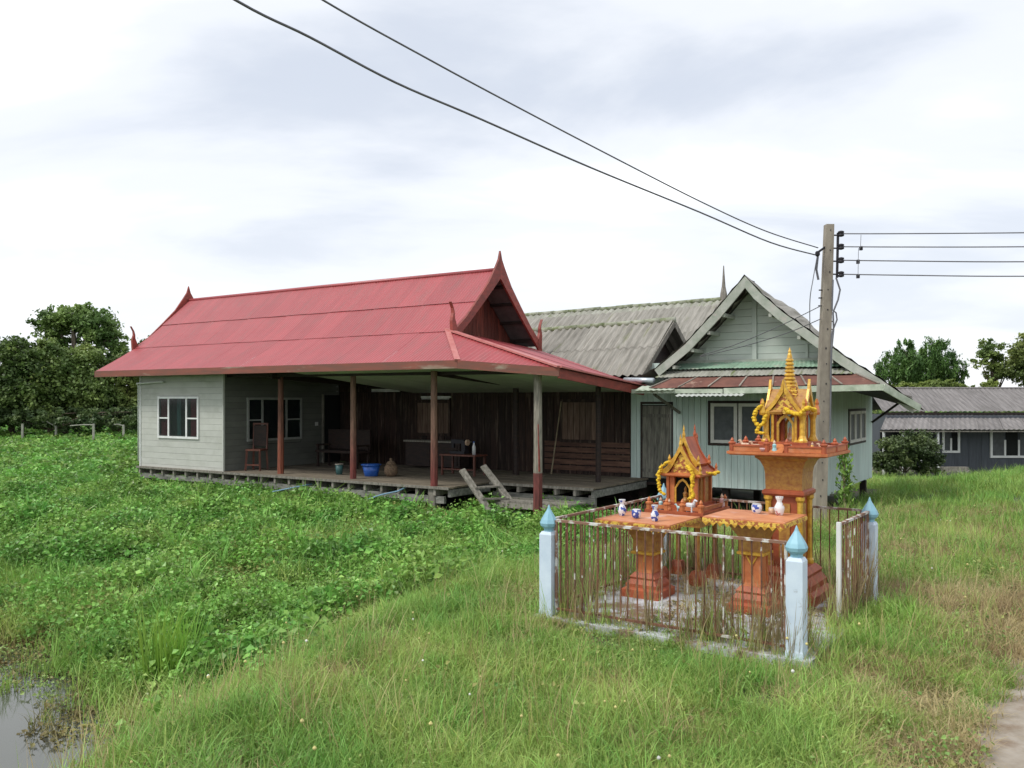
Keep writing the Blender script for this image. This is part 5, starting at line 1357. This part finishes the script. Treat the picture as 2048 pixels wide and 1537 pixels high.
# ================================================================== UTILITY POLE AND WIRES
PXB, PXT = px(1637, 1052, 13.0), px(1658, 450, 13.0)
up_ = Thing('utility_pole', WORLD, (PXB.x, 13.0, hz(PXB.x, 13.0)), 'tall leaning square concrete electricity pole in front of the mint house', 'pole')
T = up_
gz = hz(PXB.x, 13.0) - .3
def pole_at(z):
    t = (z - PXB.z) / (PXT.z - PXB.z); return Vector((PXB.x + (PXT.x - PXB.x) * t, 13.0, z))
w0, w1 = .092, .060; a_, c_ = pole_at(gz), pole_at(PXT.z)
V = [a_ + Vector((sx * w0, sy * w0, 0)) for sx, sy in ((-1, -1), (1, -1), (1, 1), (-1, 1))] + [c_ + Vector((sx * w1, sy * w1, 0)) for sx, sy in ((-1, -1), (1, -1), (1, 1), (-1, 1))]
MB().add(V, [(3, 2, 1, 0), (4, 5, 6, 7), (0, 1, 5, 4), (1, 2, 6, 5), (2, 3, 7, 6), (3, 0, 4, 7)]).build('shaft', m_concrete, T)
z = .4
while z < PXT.z - .1:
    p = pole_at(z); wz = w0 + (w1 - w0) * (z - gz) / (PXT.z - gz)
    MB().box(p + Vector((RNG.uniform(-.014, .014), -wz - .002, RNG.uniform(-.04, .04))), (RNG.uniform(.010, .018), .006, RNG.uniform(.014, .03))).build('bolt_hole', m_iron, T)
    z += .29
rx = 1683
rack = MB().bar(pp(1676, 466, 12.95), pp(1674, 556, 12.95), .03, .03)
for yy in (471, 497, 523, 549): rack.bar(pp(1664, yy, 12.98), pp(1676, yy, 12.95), .02, .02)
rk = rack.build('insulator_rack', m_iron, T)
ROWS = (468, 494, 521, 549)
for yy in ROWS:
    p = pp(1682, yy, 12.93)
    MB().lathe(p - Vector((0, 0, .045)), [(.02, 0), (.045, .01), (.045, .03), (.028, .045), (.045, .06), (.045, .08), (.02, .09)], 10).build('insulator', m_iron, T, smooth=True)
p = pp(1640, 497, 12.95)
MB().bar(pp(1650, 495, 12.97), pp(1636, 505, 12.95), .03).build('bracket', m_iron, T)
MB().lathe(pp(1635, 508, 12.95) - Vector((0, 0, .04)), [(.02, 0), (.035, .02), (.035, .06), (.02, .08)], 8).build('insulator', m_iron, T)
MB().tube([pp(1636, 512, 12.95), pp(1633, 540, 12.95), pp(1637, 560, 12.95)], .018, 5).build('cable_splice', m_wire, T)
for k, side in enumerate((-1, -1, -1, 1, 1, 1)):
    z = PXT.z - 1.0 - .12 * k
    p = pole_at(z); MB().bar(p + Vector((side * .07, 0, 0)), p + Vector((side * .12, 0, 0)), .018).build('bolt', m_iron, T)
# cables running down the right side
MB().tube([pp(1672, 556, 12.93), pp(1680, 580, 12.92), pp(1676, 600, 12.92), pp(1666, 625, 12.92), pp(1667, 660, 12.92), pp(1663, 700, 12.9), pp(1661, 760, 12.9)], .014, 5).build('down_cable', m_wire, T)
MB().tube([pp(1666, 560, 12.93), pp(1664, 620, 12.92), pp(1672, 626, 12.92), pp(1674, 640, 12.92), pp(1663, 668, 12.92), pp(1660, 900, 12.9)], .012, 5).build('down_cable', m_wire, T)
def wire(pts, r_, label, n_=None, grp='electricity wires on the concrete pole'):
    P = [px(*p) for p in pts]
    # Catmull-Rom through the points
    out = []
    for i in range(len(P) - 1):
        p0, p1, p2, p3 = P[max(0, i - 1)], P[i], P[i + 1], P[min(len(P) - 1, i + 2)]
        for k in range(6):
            t = k / 6; out.append(.5 * ((2 * p1) + (p2 - p0) * t + (2 * p0 - 5 * p1 + 4 * p2 - p3) * t * t + (3 * p1 - p0 - 3 * p2 + p3) * t ** 3))
    out.append(P[-1])
    b_ = MB().tube(out, r_, 5); o = obj('power_line', b_.v, b_.f, m_wire, smooth=True); tag(o, label, 'wire', grp); return o
wire([(1634, 511, 12.95), (1540, 485, 12.2), (1400, 425, 11.2), (1180, 335, 9.7), (960, 238, 8.3), (790, 165, 7.4), (620, 75, 6.6), (470, 0, 6.0), (100, -230, 5.0)], .0105, 'lower and thicker of the two wires sweeping from the pole to the upper left')
wire([(1636, 496, 12.95), (1530, 462, 12.2), (1400, 403, 11.3), (1200, 301, 9.9), (1000, 196, 8.6), (850, 115, 7.8), (645, 0, 6.8), (330, -200, 5.6)], .0088, 'upper and thinner of the two wires sweeping from the pole to the upper left')
for yy, y2, nm in ((468, 466, 'topmost'), (494, 494, 'second highest'), (521, 524, 'second lowest'), (549, 553, 'lowest')):
    wire([(1684, yy, 12.93), (1800, (yy * 2 + y2) / 3 + .5, 12.6), (2048, y2, 12.0), (2500, y2 - 6, 11.0)], .009, nm + ' of the four level wires running right from the pole')
wire([(1642, 612, 12.95), (1560, 652, 13.6), (1470, 690, 14.6), (1400, 712, 15.8)], .007, 'upper thin service wire from the pole across the mint gable')
wire([(1642, 638, 12.95), (1570, 668, 13.6), (1480, 695, 14.6), (1400, 714, 15.9)], .007, 'lower thin service wire from the pole across the mint gable')
wire([(1634, 515, 12.95), (1626, 560, 12.95), (1620, 600, 13.0), (1620, 660, 13.6)], .007, 'slack wire hanging left of the pole top')
for (xx, yy) in ((1722, 497), (1716, 524), (1716, 553)):
    p = px(xx, yy, 12.85); MB_ = MB().box(p, (.04, .04, .06)); MB_.build('wire_clamp', m_iron, T)
MB().tube([px(1722, 470, 12.8), px(1721, 497, 12.8)], .004, 4).build('jumper', m_wire, T)
MB().tube([px(1717, 497, 12.8), px(1716, 553, 12.8)], .004, 4).build('jumper', m_wire, T)

# ================================================================== FAR-LEFT FENCE POSTS
def farpost(xp, yt, yb, D, label, arm=None):
    a_, c_ = px(xp, yb + 10, D), px(xp, yt, D); a_.z = min(a_.z, hz(a_.x, D) + .05)
    t = bpy.data.objects.new('fence_stake', None); COL.objects.link(t); t.location = a_
    tag(t, label, 'stake', 'pale stakes of the old field fence')
    MB().bar((0, 0, 0), c_ - a_, .085).build('stake', m_post_far, t)
    if arm: MB().tube([c_ - a_ - Vector((0, 0, .05)), px(*arm[0], D) - a_, px(*arm[1], D) - a_], .026, 5).build('rail', m_post_far, t)
farpost(45, 848, 876, 42, 'leftmost pale fence stake at the far edge of the field')
farpost(112, 852, 866, 43, 'short pale fence stake with slanting broken rail, second from left', ((92, 843), (85, 845)))
farpost(187, 848, 884, 40, 'tallest pale fence stake with a rail, third from left', ((165, 850), (140, 852)))
farpost(247, 850, 864, 42, 'pale fence stake with a short rail nearest the grey room', ((235, 849), (228, 850)))

# ================================================================== TREES AND BUSHES
def tree(nm, x_, y_, z0, crowns, n_leaf, size, m_leaf, m_bk, label, cat='tree', trunk_r=.15, seed=1, limbs=True, spiky=False, grp=None, sparse=1.0, two=None):
    r = np.random.RandomState(seed)
    e_ = bpy.data.objects.new(nm, None); COL.objects.link(e_); e_.location = (x_, y_, z0); tag(e_, label, cat, grp)
    # crowns: (dx, dy, dz, rx, ry, rz)
    tb = MB()
    zc = min(c[2] for c in crowns)
    tb.tube([(0, 0, -.3), (r.uniform(-.1, .1), 0, zc * .4), (r.uniform(-.15, .15), 0, zc * .85)], [trunk_r, trunk_r * .8, trunk_r * .65], 8, cap=False)
    top = Vector((0, 0, zc * .75))
    for c in crowns:
        for k in range(3 if limbs else 1):
            tgt = Vector((c[0] + r.uniform(-.5, .5) * c[3], c[1] + r.uniform(-.5, .5) * c[4], c[2] + r.uniform(-.1, .7) * c[5]))
            mid = lerp(top, tgt, .5) + Vector((r.uniform(-.2, .2), 0, r.uniform(0, .3)))
            tb.tube([top - Vector((0, 0, .3)), mid, tgt], [trunk_r * .5, trunk_r * .3, trunk_r * .08], 5, cap=False)
    tb.build('trunk', m_bk, e_)
    vol = np.array([c[3] * c[4] * c[5] for c in crowns]) ** .67; vol /= vol.sum()
    V = []; 
    allV = []; cnt = 0
    for c, f in zip(crowns, vol):
        n_ = int(n_leaf * f); ncl = max(8, int(n_ / 42))
        # clump centres near the shell
        d = r.normal(size=(ncl, 3)); d /= np.linalg.norm(d, axis=1)[:, None]; rr = r.uniform(.35, 1.0, ncl) ** .5
        cc = d * rr[:, None] * np.array([c[3], c[4], c[5]]) * (1 + .16 * r.normal(size=(ncl, 1))) + np.array(c[:3])
        cs = r.uniform(.13, .27, ncl) * min(c[3], c[5]) * 1.25
        which = r.randint(0, ncl, n_)
        p = r.normal(size=(n_, 3)) * .55
        if spiky:
            p = p * np.array([.55, .55, 1.5])
        p = cc[which] + p * cs[which][:, None] * np.array([1.15, 1.15, .75])
        allV.append(p)
    P = np.concatenate(allV); n_ = len(P)
    nr = r.normal(size=(n_, 3)) + np.array([0, -.2, .9]); nr /= np.linalg.norm(nr, axis=1)[:, None]
    t = r.normal(size=(n_, 3))
    if spiky: t = t * .5 + np.array([0, 0, 1.2])
    t -= nr * (t * nr).sum(1)[:, None]; t /= np.linalg.norm(t, axis=1)[:, None]; bt = np.cross(nr, t)
    L_ = size * r.uniform(.6, 1.4, n_)[:, None]; wd = L_ * (.14 if spiky else .33)
    Q = np.stack([P - t * L_ * .5, P + bt * wd, P + t * L_ * .5, P - bt * wd], 1).reshape(-1, 3)
    F_ = (np.arange(n_) * 4)[:, None] + np.arange(4)[None, :]
    me = bpy.data.meshes.new('crown'); me.from_pydata(Q.tolist(), [], F_.tolist()); me.materials.append(m_leaf)
    o = bpy.data.objects.new('crown', me); COL.objects.link(o); o.parent = e_
    return e_
def tpx(nm, xp, D, ybase_z, crowns_px, *a_, **k):
    """crowns given as (photo x, photo y, rx px, ry px)"""
    X0 = (xp - 1024) / 1700 * D; z0 = ybase_z; s_ = D / 1700; cr = []
    for cx_, cy_, rx_, ry_ in crowns_px:
        p = px(cx_, cy_, D); cr.append((p.x - X0, RNG.uniform(-.3, .3), p.z - z0, rx_ * s_, max(rx_, ry_) * s_, ry_ * s_))
    return tree(nm, X0, D, z0, cr, *a_, **k)
GRP = 'trees at the left edge of the field'
tpx('broad_tree', 150, 50, -.33, [(110, 650, 36, 28), (150, 636, 46, 28), (195, 655, 40, 34), (222, 690, 26, 36), (120, 690, 36, 18)], 17000, .19, m_tree2, m_palebark, 'tall spreading tree with pale limbs and gaps of sky, behind the left bushes', trunk_r=.32, seed=3, grp=GRP)
tpx('bushy_tree', 20, 45, -.33, [(10, 740, 60, 50), (50, 715, 45, 40), (20, 800, 70, 50), (-70, 730, 60, 70), (70, 780, 50, 60)], 30000, .19, m_tree1, m_bark, 'dense dark green tree at the left edge of the photo', trunk_r=.2, seed=4, grp=GRP)
tpx('bushy_tree', 130, 46, -.33, [(120, 760, 60, 50), (160, 730, 48, 36), (110, 810, 66, 44), (180, 790, 50, 50), (95, 705, 32, 26)], 30000, .18, m_tree2, m_bark, 'dense olive tree in front of the tall spreading tree', trunk_r=.2, seed=5, grp=GRP)
tpx('bushy_tree', 235, 47, -.33, [(225, 775, 45, 44), (255, 740, 36, 34), (250, 815, 50, 40), (200, 820, 40, 34)], 17000, .18, m_tree2, m_bark, 'round olive bush-tree between the spreading tree and the red roof', trunk_r=.15, seed=6, grp=GRP)
tpx('bushy_tree', 330, 52, -.33, [(290, 760, 40, 50), (300, 710, 26, 28), (340, 740, 50, 60), (300, 820, 45, 36), (400, 760, 60, 60)], 14000, .2, m_tree1, m_bark, 'dark tree top just showing behind the left end of the red roof', trunk_r=.2, seed=7, grp=GRP)
tpx('bushy_tree', -190, 47, -.33, [(-150, 740, 80, 70), (-230, 760, 90, 90), (-190, 820, 100, 40)], 12000, .22, m_tree2, m_bark, 'olive tree just beyond the left border of the photo', trunk_r=.2, seed=8, grp=GRP)
tpx('hedge', 100, 44, -.33, [(-20, 835, 60, 24), (60, 838, 60, 22), (140, 836, 60, 22), (220, 838, 60, 20), (280, 838, 36, 22)], 16000, .15, m_tree4, m_bark, 'low dark hedge along the far field fence at left', cat='hedge', trunk_r=.08, seed=9, limbs=False)
tpx('pointed_tree', 1845, 58, -1.5, [(1800, 735, 36, 34), (1808, 705, 16, 26), (1862, 712, 26, 34), (1855, 745, 48, 34), (1895, 740, 30, 34), (1780, 755, 28, 26), (1915, 755, 16, 20)], 24000, .26, m_tree1, m_bark, 'dark tree with two pointed tops behind the far grey roof', trunk_r=.25, seed=12, spiky=True)
tpx('feathery_tree', 1990, 54, -1.5, [(1985, 700, 26, 24), (1970, 725, 20, 18), (2010, 735, 28, 24), (1990, 745, 22, 18)], 6000, .16, m_tree2, m_bark, 'sparse feathery tree right of the pointed dark tree', trunk_r=.12, seed=13)
tpx('broad_tree', 2080, 52, -1.5, [(2060, 705, 34, 34), (2050, 740, 36, 26), (2100, 700, 50, 40), (2110, 750, 60, 40)], 16000, .2, m_tree2, m_bark, 'olive-brown tree cut by the right edge of the photo', trunk_r=.25, seed=14)
tpx('light_bush', 1870, 47, -1.5, [(1815, 778, 26, 12), (1850, 776, 26, 13), (1885, 774, 28, 14), (1920, 778, 26, 10), (1975, 774, 20, 12)], 9000, .16, m_tree3, m_bark, 'light green shrubbery just above the far grey roof ridge', cat='bush', trunk_r=.08, seed=15, limbs=False)
tpx('garden_bush', 1810, 35.5, -1.35, [(1790, 905, 38, 34), (1830, 895, 40, 32), (1850, 920, 34, 24), (1770, 925, 26, 22)], 12000, .11, m_tree4, m_bark, 'loose olive bush in front of the far grey building', cat='bush', trunk_r=.05, seed=16)
for k, (xp, xl) in enumerate(((-420, 'far'), (2250, 'near'))):
    pass
# vine-covered stake beside the mint house corner
D_ = 14.6
e_ = bpy.data.objects.new('vine_stake', None); COL.objects.link(e_); b0 = px(1692, 1020, D_); e_.location = (b0.x, D_, hz(b0.x, D_))
tag(e_, 'thin stake covered by a green climbing vine, right of the pole', 'vine')
lo = Vector(e_.location)
MB().tube([(0, 0, -.2), px(1686, 890, D_) - lo], [.03, .022], 6).build('stake', m_bamboo, e_)
r = np.random.RandomState(5); Q = []; F_ = []
for k in range(420):
    t = r.uniform(0, 1); p = px(1692 + (1 - t) * 4 - 3, 1015 - t * 120, D_) - lo + Vector((r.normal() * .07 * (1.2 - t * .6), r.normal() * .07, r.normal() * .03))
    n_ = Vector(r.normal(size=3)).normalized(); t_ = n_.cross(Vector((0, 0, 1))).normalized(); bt = n_.cross(t_); L_ = r.uniform(.03, .06)
    i0 = len(Q); Q += [p - bt * L_, p + t_ * L_ * .6, p + bt * L_, p - t_ * L_ * .6]; F_.append((i0, i0 + 1, i0 + 2, i0 + 3))
obj('foliage', Q, F_, m_creep, e_)

# reeds at the pond edge
e_ = bpy.data.objects.new('reed_clump', None); COL.objects.link(e_); e_.location = (-3.22, 7.85, -.98)
tag(e_, 'bright green clump of tall reeds standing at the pond edge', 'reeds')
for k, (dx, dy, n_) in enumerate(((0, 0, 90), (.14, .1, 80), (-.12, .05, 70))):
    me = blade_mesh('blades', n_, .12, .5, 1.12, .018, .35, m_reed, 40 + k, seg=4, droop=.25)
    o = bpy.data.objects.new('blades', me); COL.objects.link(o); o.parent = e_; o.location = (dx, dy, 0)

# rubble along the far garden
V = []; b_ = MB(); r = np.random.RandomState(9)
for k in range(150):
    xx = r.uniform(16.0, 20.8) if k < 100 else r.uniform(20, 23.5); s_ = r.uniform(.10, .24)
    p = Vector((xx, 35.3 + r.uniform(-.3, .3), hz(xx, 35.3) + r.uniform(0, .35)))
    rot = Matrix.Rotation(r.uniform(0, 3), 3, Vector(r.normal(size=3)).normalized())
    b_.box(p, (s_, s_ * .8, s_ * .7), rot)
tag(obj('rubble', b_.v, b_.f, m_stone), 'grey rubble and stones piled along the far garden', 'rubble', kind='stuff')

# ================================================================== GROUND COVER
grassA = [blade_mesh('grass_tuft', 46, .14, .08, .25, .0058, 1.05, m_grass, s_) for s_ in (1, 2, 3)] + [blade_mesh('grass_tuft', 38, .13, .10, .28, .008, 1.15, m_grassd, s_) for s_ in (4, 5)] + \
    [blade_mesh('broad_grass_tuft', 18, .12, .12, .28, .012, 1.2, m_grassd, 8, droop=.8), blade_mesh('broad_grass_tuft', 16, .12, .12, .26, .012, 1.3, m_grass, 9, droop=.9)]
grassS = [blade_mesh('dry_tuft', 30, .15, .08, .26, .006, 1.6, m_straw, s_, droop=.8) for s_ in (6, 7)]
grassF = [blade_mesh('far_grass_tuft', 40, .35, .15, .42, .018, .8, m_grassd, s_) for s_ in (11, 12)] + [blade_mesh('far_grass_tuft', 40, .35, .15, .42, .018, .8, m_grass, 13)]
creepA = [leaf_clump('creeper_clump', 92, .24, .32, .043, m_creep, s_) for s_ in (21, 22, 23)] + [leaf_clump('creeper_clump', 60, .24, .20, .038, m_creepd, 24), leaf_clump('creeper_clump', 34, .22, .34, .072, m_creep, 19), blade_mesh('tall_weed', 14, .08, .25, .55, .016, .7, m_creep, 18, droop=.6)]
creepF = [leaf_clump('far_creeper_clump', 110, .55, .36, .10, m_creep, s_) for s_ in (25, 26)]
weedA = [leaf_clump('weed_clump', 34, .13, .16, .021, m_weed, s_, up=.4) for s_ in (27, 28)] + [leaf_clump('weed_clump', 26, .16, .12, .026, m_creepd, 29, up=.4)]

def place(n_, d0, d1, p, half=40):
    x_, y_ = polar(n_, d0, d1, p, half); return x_, y_
def creepness(x_, y_):
    """1 where the creeper covers the ground (valley side and yard), 0 on the road bank"""
    c = np.interp(y_, CY, CX)
    e0 = sm((c - .45 - x_ + .35 * fbm(x_, y_, 1.3, 21)) / 1.9)
    return e0
def emit(name, x_, y_, keep, srcs, idx_of, scl, label, cat, tilt=.12, sink=.0):
    x_, y_ = x_[keep], y_[keep]; n_ = len(x_); z_ = height(x_, y_) - sink
    rots = np.stack([NP.normal(0, tilt, n_), NP.normal(0, tilt, n_), NP.uniform(0, 6.283, n_)], 1)
    scatter(name, np.stack([x_, y_, z_], 1), rots, scl(x_, y_) * NP.uniform(.75, 1.3, n_), idx_of(x_, y_), srcs, label, cat)

# near grass on the bank
x_, y_ = place(31000, 1.6, 15, .15, 43)
cr = creepness(x_, y_); s_, w_ = to_frame(EF, x_, y_); road = x_ - road_edge(y_)
dry = .9 * fbm(x_, y_, 1.9, 33) + .6 * fbm(x_, y_, 4.3, 34) + NP.normal(0, .16, len(x_)) + .55 * sm((road + 1.3) / 1.3) + .52 * sm((x_ - 2.6) / 1.0) * sm((y_ - 5) / 2.0)
keep = (~blocked(x_, y_)) & (NP.uniform(0, 1, len(x_)) > cr) & (height(x_, y_) > -.84) & (road < .02 + .4 * fbm(x_, y_, 2.5, 8)) & (dry < .58) & (fbm(x_, y_, 5.5, 95) > -.40)
hf = lambda a, b: .78 + .30 * fbm(a, b, 1.4, 61) + .20 * fbm(a, b, 4.5, 62) - .35 * np.exp(-((to_frame(EF, a, b)[1] + .3) / .35) ** 2) * ((to_frame(EF, a, b)[0] > -.2) & (to_frame(EF, a, b)[0] < 2.3)) - .30 * sm((a - road_edge(b) + 1.2) / 1.0) - .25 * sm((b - 9) / 5)
emit('bank_grass', x_, y_, keep, grassA, lambda a, b: np.where(fbm(a, b, 1.0, 91) + NP.normal(0, .25, len(a)) > .05, NP.randint(0, 3, len(a)), NP.randint(3, 7, len(a))), hf, 'fresh green grass covering the bank in the foreground', 'grass')
keep = (~blocked(x_, y_)) & (NP.uniform(0, 1, len(x_)) > cr) & (height(x_, y_) > -.84) & (road < .12 + .3 * fbm(x_, y_, 2.5, 8)) & (dry > .28) & (NP.uniform(0, 1, len(x_)) < .7)
brown = (~blocked(x_, y_)) & (cr > .3) & (height(x_, y_) > -.8) & (.7 * fbm(x_, y_, 1.2, 44) + .7 * fbm(x_, y_, 2.7, 46) > .48)
keep = keep | brown
emit('dry_grass', x_, y_, keep, grassS, lambda a, b: NP.randint(0, 2, len(a)), lambda a, b: .7 + 0 * a, 'dry straw-coloured grass beside the dirt track and among the green', 'grass')
# sparse dry stalks everywhere on the bank
x_, y_ = place(2600, 2, 14, .3, 42); cr = creepness(x_, y_)
keep = (~blocked(x_, y_)) & (NP.uniform(0, 1, len(x_)) > cr * .9) & (x_ < road_edge(y_)) & (height(x_, y_) > -.8) & (fbm(x_, y_, 1.2, 15) > -.1)
stalk = [blade_mesh('seed_stalks', 9, .12, .30, .52, .004, .5, m_straw, 51), blade_mesh('seed_stalks', 7, .12, .28, .48, .004, .6, m_grass, 52)]
emit('seed_stalks', x_, y_, keep, stalk, lambda a, b: NP.randint(0, 2, len(a)), lambda a, b: .9 + 0 * a, 'thin pale seed stalks rising above the foreground grass', 'grass')

# tall pale stalks at the pond-side corner of the bank
x_ = NP.uniform(-3.6, -1.7, 130); y_ = NP.uniform(3.2, 5.6, 130)
emit('pond_side_stalks', x_, y_, height(x_, y_) > -.9, stalk, lambda a, b: NP.randint(0, 2, len(a)), lambda a, b: 1.15 + 0 * a, 'pale dry stalks between the camera side of the bank and the pond', 'grass')
# small leafy weeds through the bank grass
x_, y_ = place(8500, 2, 14, .4, 42); cr = creepness(x_, y_)
keep = (~blocked(x_, y_)) & (NP.uniform(0, 1, len(x_)) > cr * .8) & (x_ < road_edge(y_)) & (height(x_, y_) > -.84) & (fbm(x_, y_, 1.7, 17) + NP.normal(0, .25, len(x_)) > .05)
emit('bank_weeds', x_, y_, keep, weedA, lambda a, b: NP.randint(0, 3, len(a)), lambda a, b: 1.0 + .3 * fbm(a, b, 2, 18), 'small leafy weeds mixed into the foreground grass', 'weeds', tilt=.3)

# creeper on the slope and near yard
x_, y_ = place(19000, 5, 21, .9, 43); cr = creepness(x_, y_)
mix = fbm(x_, y_, .9, 44)
keep = (~blocked(x_, y_)) & (NP.uniform(0, 1, len(x_)) < cr) & (height(x_, y_) > -.86) & (x_ < 3.2) & (fbm(x_, y_, 3.2, 78) > -.34) & (np.hypot(x_ - .15, y_ - 16.1) > .5)
hs = lambda a, b: .85 + .65 * fbm(a, b, 1.9, 71) + .25 * fbm(a, b, 4.1, 72) + .02 * b - .75 * np.exp(-(np.hypot(a - .15, b - 15.9) / .95) ** 2)
emit('creeper', x_, y_, keep, creepA, lambda a, b: np.where(.7 * fbm(a, b, .9, 44) + .6 * fbm(a, b, 2.3, 45) + NP.normal(0, .16, len(a)) > .30, 3, NP.choice([0, 1, 2, 4, 5], len(a), p=[.26, .26, .26, .15, .07])), hs, 'leafy green creeper covering the slope and yard below the porch', 'ground cover', tilt=.25)
# grass mixed into the creeper
x_, y_ = place(14000, 5, 22, .9, 43); cr = creepness(x_, y_)
gm = fbm(x_, y_, .8, 47) + .5 * fbm(x_, y_, 2.4, 48) + .5 * sm((x_ + 1.8) / 1.5) * sm((13.5 - y_) / 3) + .55 * sm((x_ + 2.2) / 2.5) * sm((15.5 - y_) / 5) * 1.2 + .4 * sm((-.45 - height(x_, y_)) / .3)
keep = (~blocked(x_, y_)) & (NP.uniform(0, 1, len(x_)) < cr) & (height(x_, y_) > -.89) & (gm > .22)
emit('slope_grass', x_, y_, keep, grassA, lambda a, b: NP.randint(0, 5, len(a)), lambda a, b: 1.45 - 1.0 * np.exp(-(np.hypot(a - .15, b - 15.9) / 1.0) ** 2), 'taller grass growing through the creeper on the slope', 'grass')
# far yard, left and right
x_, y_ = place(9000, 19, 60, 1.0, 46)
keep = (~blocked(x_, y_)) & (x_ < np.interp(y_, CY, CX))
emit('yard_cover', x_, y_, keep & (x_ < 3), creepF, lambda a, b: NP.randint(0, 2, len(a)), lambda a, b: .55 + .022 * b, 'bright green low growth covering the open field at left', 'ground cover', tilt=.2)
x_, y_ = place(16000, 9, 46, .8, 44)
keep = (~blocked(x_, y_)) & (x_ > 3.1) & ((x_ > 4) | (creepness(x_, y_) > .5)) & (x_ < road_edge(y_) - .2)
emit('yard_grass', x_, y_, keep, grassF, lambda a, b: NP.randint(0, 3, len(a)), lambda a, b: .42 + .012 * b, 'grass between the houses and the far building at right', 'grass')
# brown waterlogged leaves round the pond
x_, y_ = place(7500, 4, 10.5, .9, 43)
hh = height(x_, y_); x_pond = (x_ < -1.5) & (hh < -.55) & (hh > -1.02) & (NP.uniform(0, 1, len(x_)) < np.interp(hh, [-1.04, -.95, -.89, -.82, -.55], [.04, .45, .95, .7, .15]))
m_wet = leafmat('wet_brown_leaves', (0.26, 0.22, 0.075), (0.11, 0.095, 0.04), (0.20, 0.32, 0.07), scale=1.4, rnd=.4, trans=.15)
wet = [leaf_clump('wet_clump', 40, .20, .04, .04, m_wet, 31, up=.8), blade_mesh('wet_tuft', 22, .16, .05, .20, .007, 1.3, m_wet, 32), leaf_clump('water_weed', 40, .18, .10, .035, m_weed, 33, up=.6), blade_mesh('wet_grass', 30, .16, .10, .30, .008, .9, m_grass, 34)]
hh2 = np.maximum(hh, -.905)
x2, y2 = x_[x_pond], y_[x_pond]; n_ = len(x2)
scatter('pond_litter', np.stack([x2, y2, hh2[x_pond]], 1), np.stack([NP.normal(0, .1, n_), NP.normal(0, .1, n_), NP.uniform(0, 6.28, n_)], 1), NP.uniform(.7, 1.3, n_), NP.choice([0, 1, 2, 3], n_, p=[.4, .25, .2, .15]), wet, 'brown floating leaves and wet weeds round the pond edge', 'weeds')
# litter on the shrine slab
a_ = NP.uniform(.05, 2.1, 260); c_ = NP.uniform(.05, 2.2, 260)
P = [EF.W(p, q, .083) for p, q in zip(a_, c_) if fbm(np.array([p]), np.array([q]), 2.2, 77)[0] > .0]
lit = [blade_mesh('litter_tuft', 12, .10, .03, .12, .006, 2.2, m_straw, 61, droop=.9), leaf_clump('litter_leaves', 10, .10, .02, .04, m_wet, 62, up=.9)]
n_ = len(P)
scatter('slab_litter', [tuple(p) for p in P], np.stack([0 * NP.uniform(size=n_), 0 * NP.uniform(size=n_), NP.uniform(0, 6.28, n_)], 1), NP.uniform(.6, 1.3, n_), NP.randint(0, 2, n_), lit, 'dead leaves and straw scattered on the shrine floor', 'leaf litter')
# thin weeds growing up through the fence (inside, at the right)
a_ = np.concatenate([NP.uniform(1.2, 2.1, 50), NP.uniform(0, 2.1, 80), NP.uniform(-.05, .12, 40), NP.uniform(.1, 2.1, 45), NP.uniform(1.98, 2.16, 50)])
c_ = np.concatenate([NP.uniform(-.05, .35, 50), NP.uniform(2.1, 2.5, 80), NP.uniform(0, 2.2, 40), NP.uniform(-.06, .08, 45), NP.uniform(.9, 2.2, 50)])
P = [EF.W(p, q, .06) for p, q in zip(a_, c_)]; n_ = len(P)
m_vine = leafmat('dry_vine_stems', (0.36, 0.28, 0.15), (0.20, 0.16, 0.08), (0.36, 0.40, 0.16), scale=3, rnd=.4, trans=.25)
weed = [blade_mesh('weed_stems', 10, .08, .25, .85, .007, .35, m_vine, 63), blade_mesh('weed_stems', 9, .08, .2, .6, .007, .6, m_grass, 64), blade_mesh('weed_stems', 12, .06, .3, .9, .006, .25, m_vine, 65)]
scatter('fence_weeds', [tuple(p) for p in P], np.stack([NP.normal(0, .1, n_), NP.normal(0, .1, n_), NP.uniform(0, 6.28, n_)], 1), NP.uniform(.6, 1.05, n_), NP.randint(0, 3, n_), weed, 'thin dry and green weeds growing through the rusty fence', 'weeds')
# small white and yellow flower heads
x_, y_ = place(170, 3, 13, .5, 38); keep = (~blocked(x_, y_)) & (x_ < road_edge(y_) - .2) & (height(x_, y_) > -.7)
fl = []
for nm, cc in (('white_flower', (0.80, .80, .74)), ('yellow_flower', (.62, .55, .22))):
    b_ = MB().lathe((0, 0, .26), [(.003, -.006), (.008, 0), (.008, .004), (.003, .010)], 6); me = bpy.data.meshes.new(nm); me.from_pydata([tuple(v) for v in b_.v], [], b_.f)
    me.materials.append(mat(nm + '_petals', cc, rough=.8, bump=0)); fl.append(me)
emit('small_flowers', x_, y_, keep, fl, lambda a, b: (NP.uniform(0, 1, len(a)) > .15).astype(int), lambda a, b: 1 + 0 * a, 'tiny pale flower heads dotted through the grass', 'flowers')
# low far-off woodland all round the open land
th = NP.uniform(-R(75), R(75), 2600); D = NP.uniform(92, 125, 2600); x_, y_ = D * np.sin(th), D * np.cos(th)
wood = [leaf_clump('wood_clump', 420, .8, .55, .075, m_tree1, s_, up=.3) for s_ in (81, 82)] + [leaf_clump('wood_clump', 420, .8, .6, .075, m_tree2, 83, up=.3)]
emit('far_woodland', x_, y_, np.ones(len(x_), bool), wood, lambda a, b: NP.randint(0, 3, len(a)), lambda a, b: 4.6 + 0 * a, 'low dark woodland far beyond the field', 'woodland', tilt=.05)
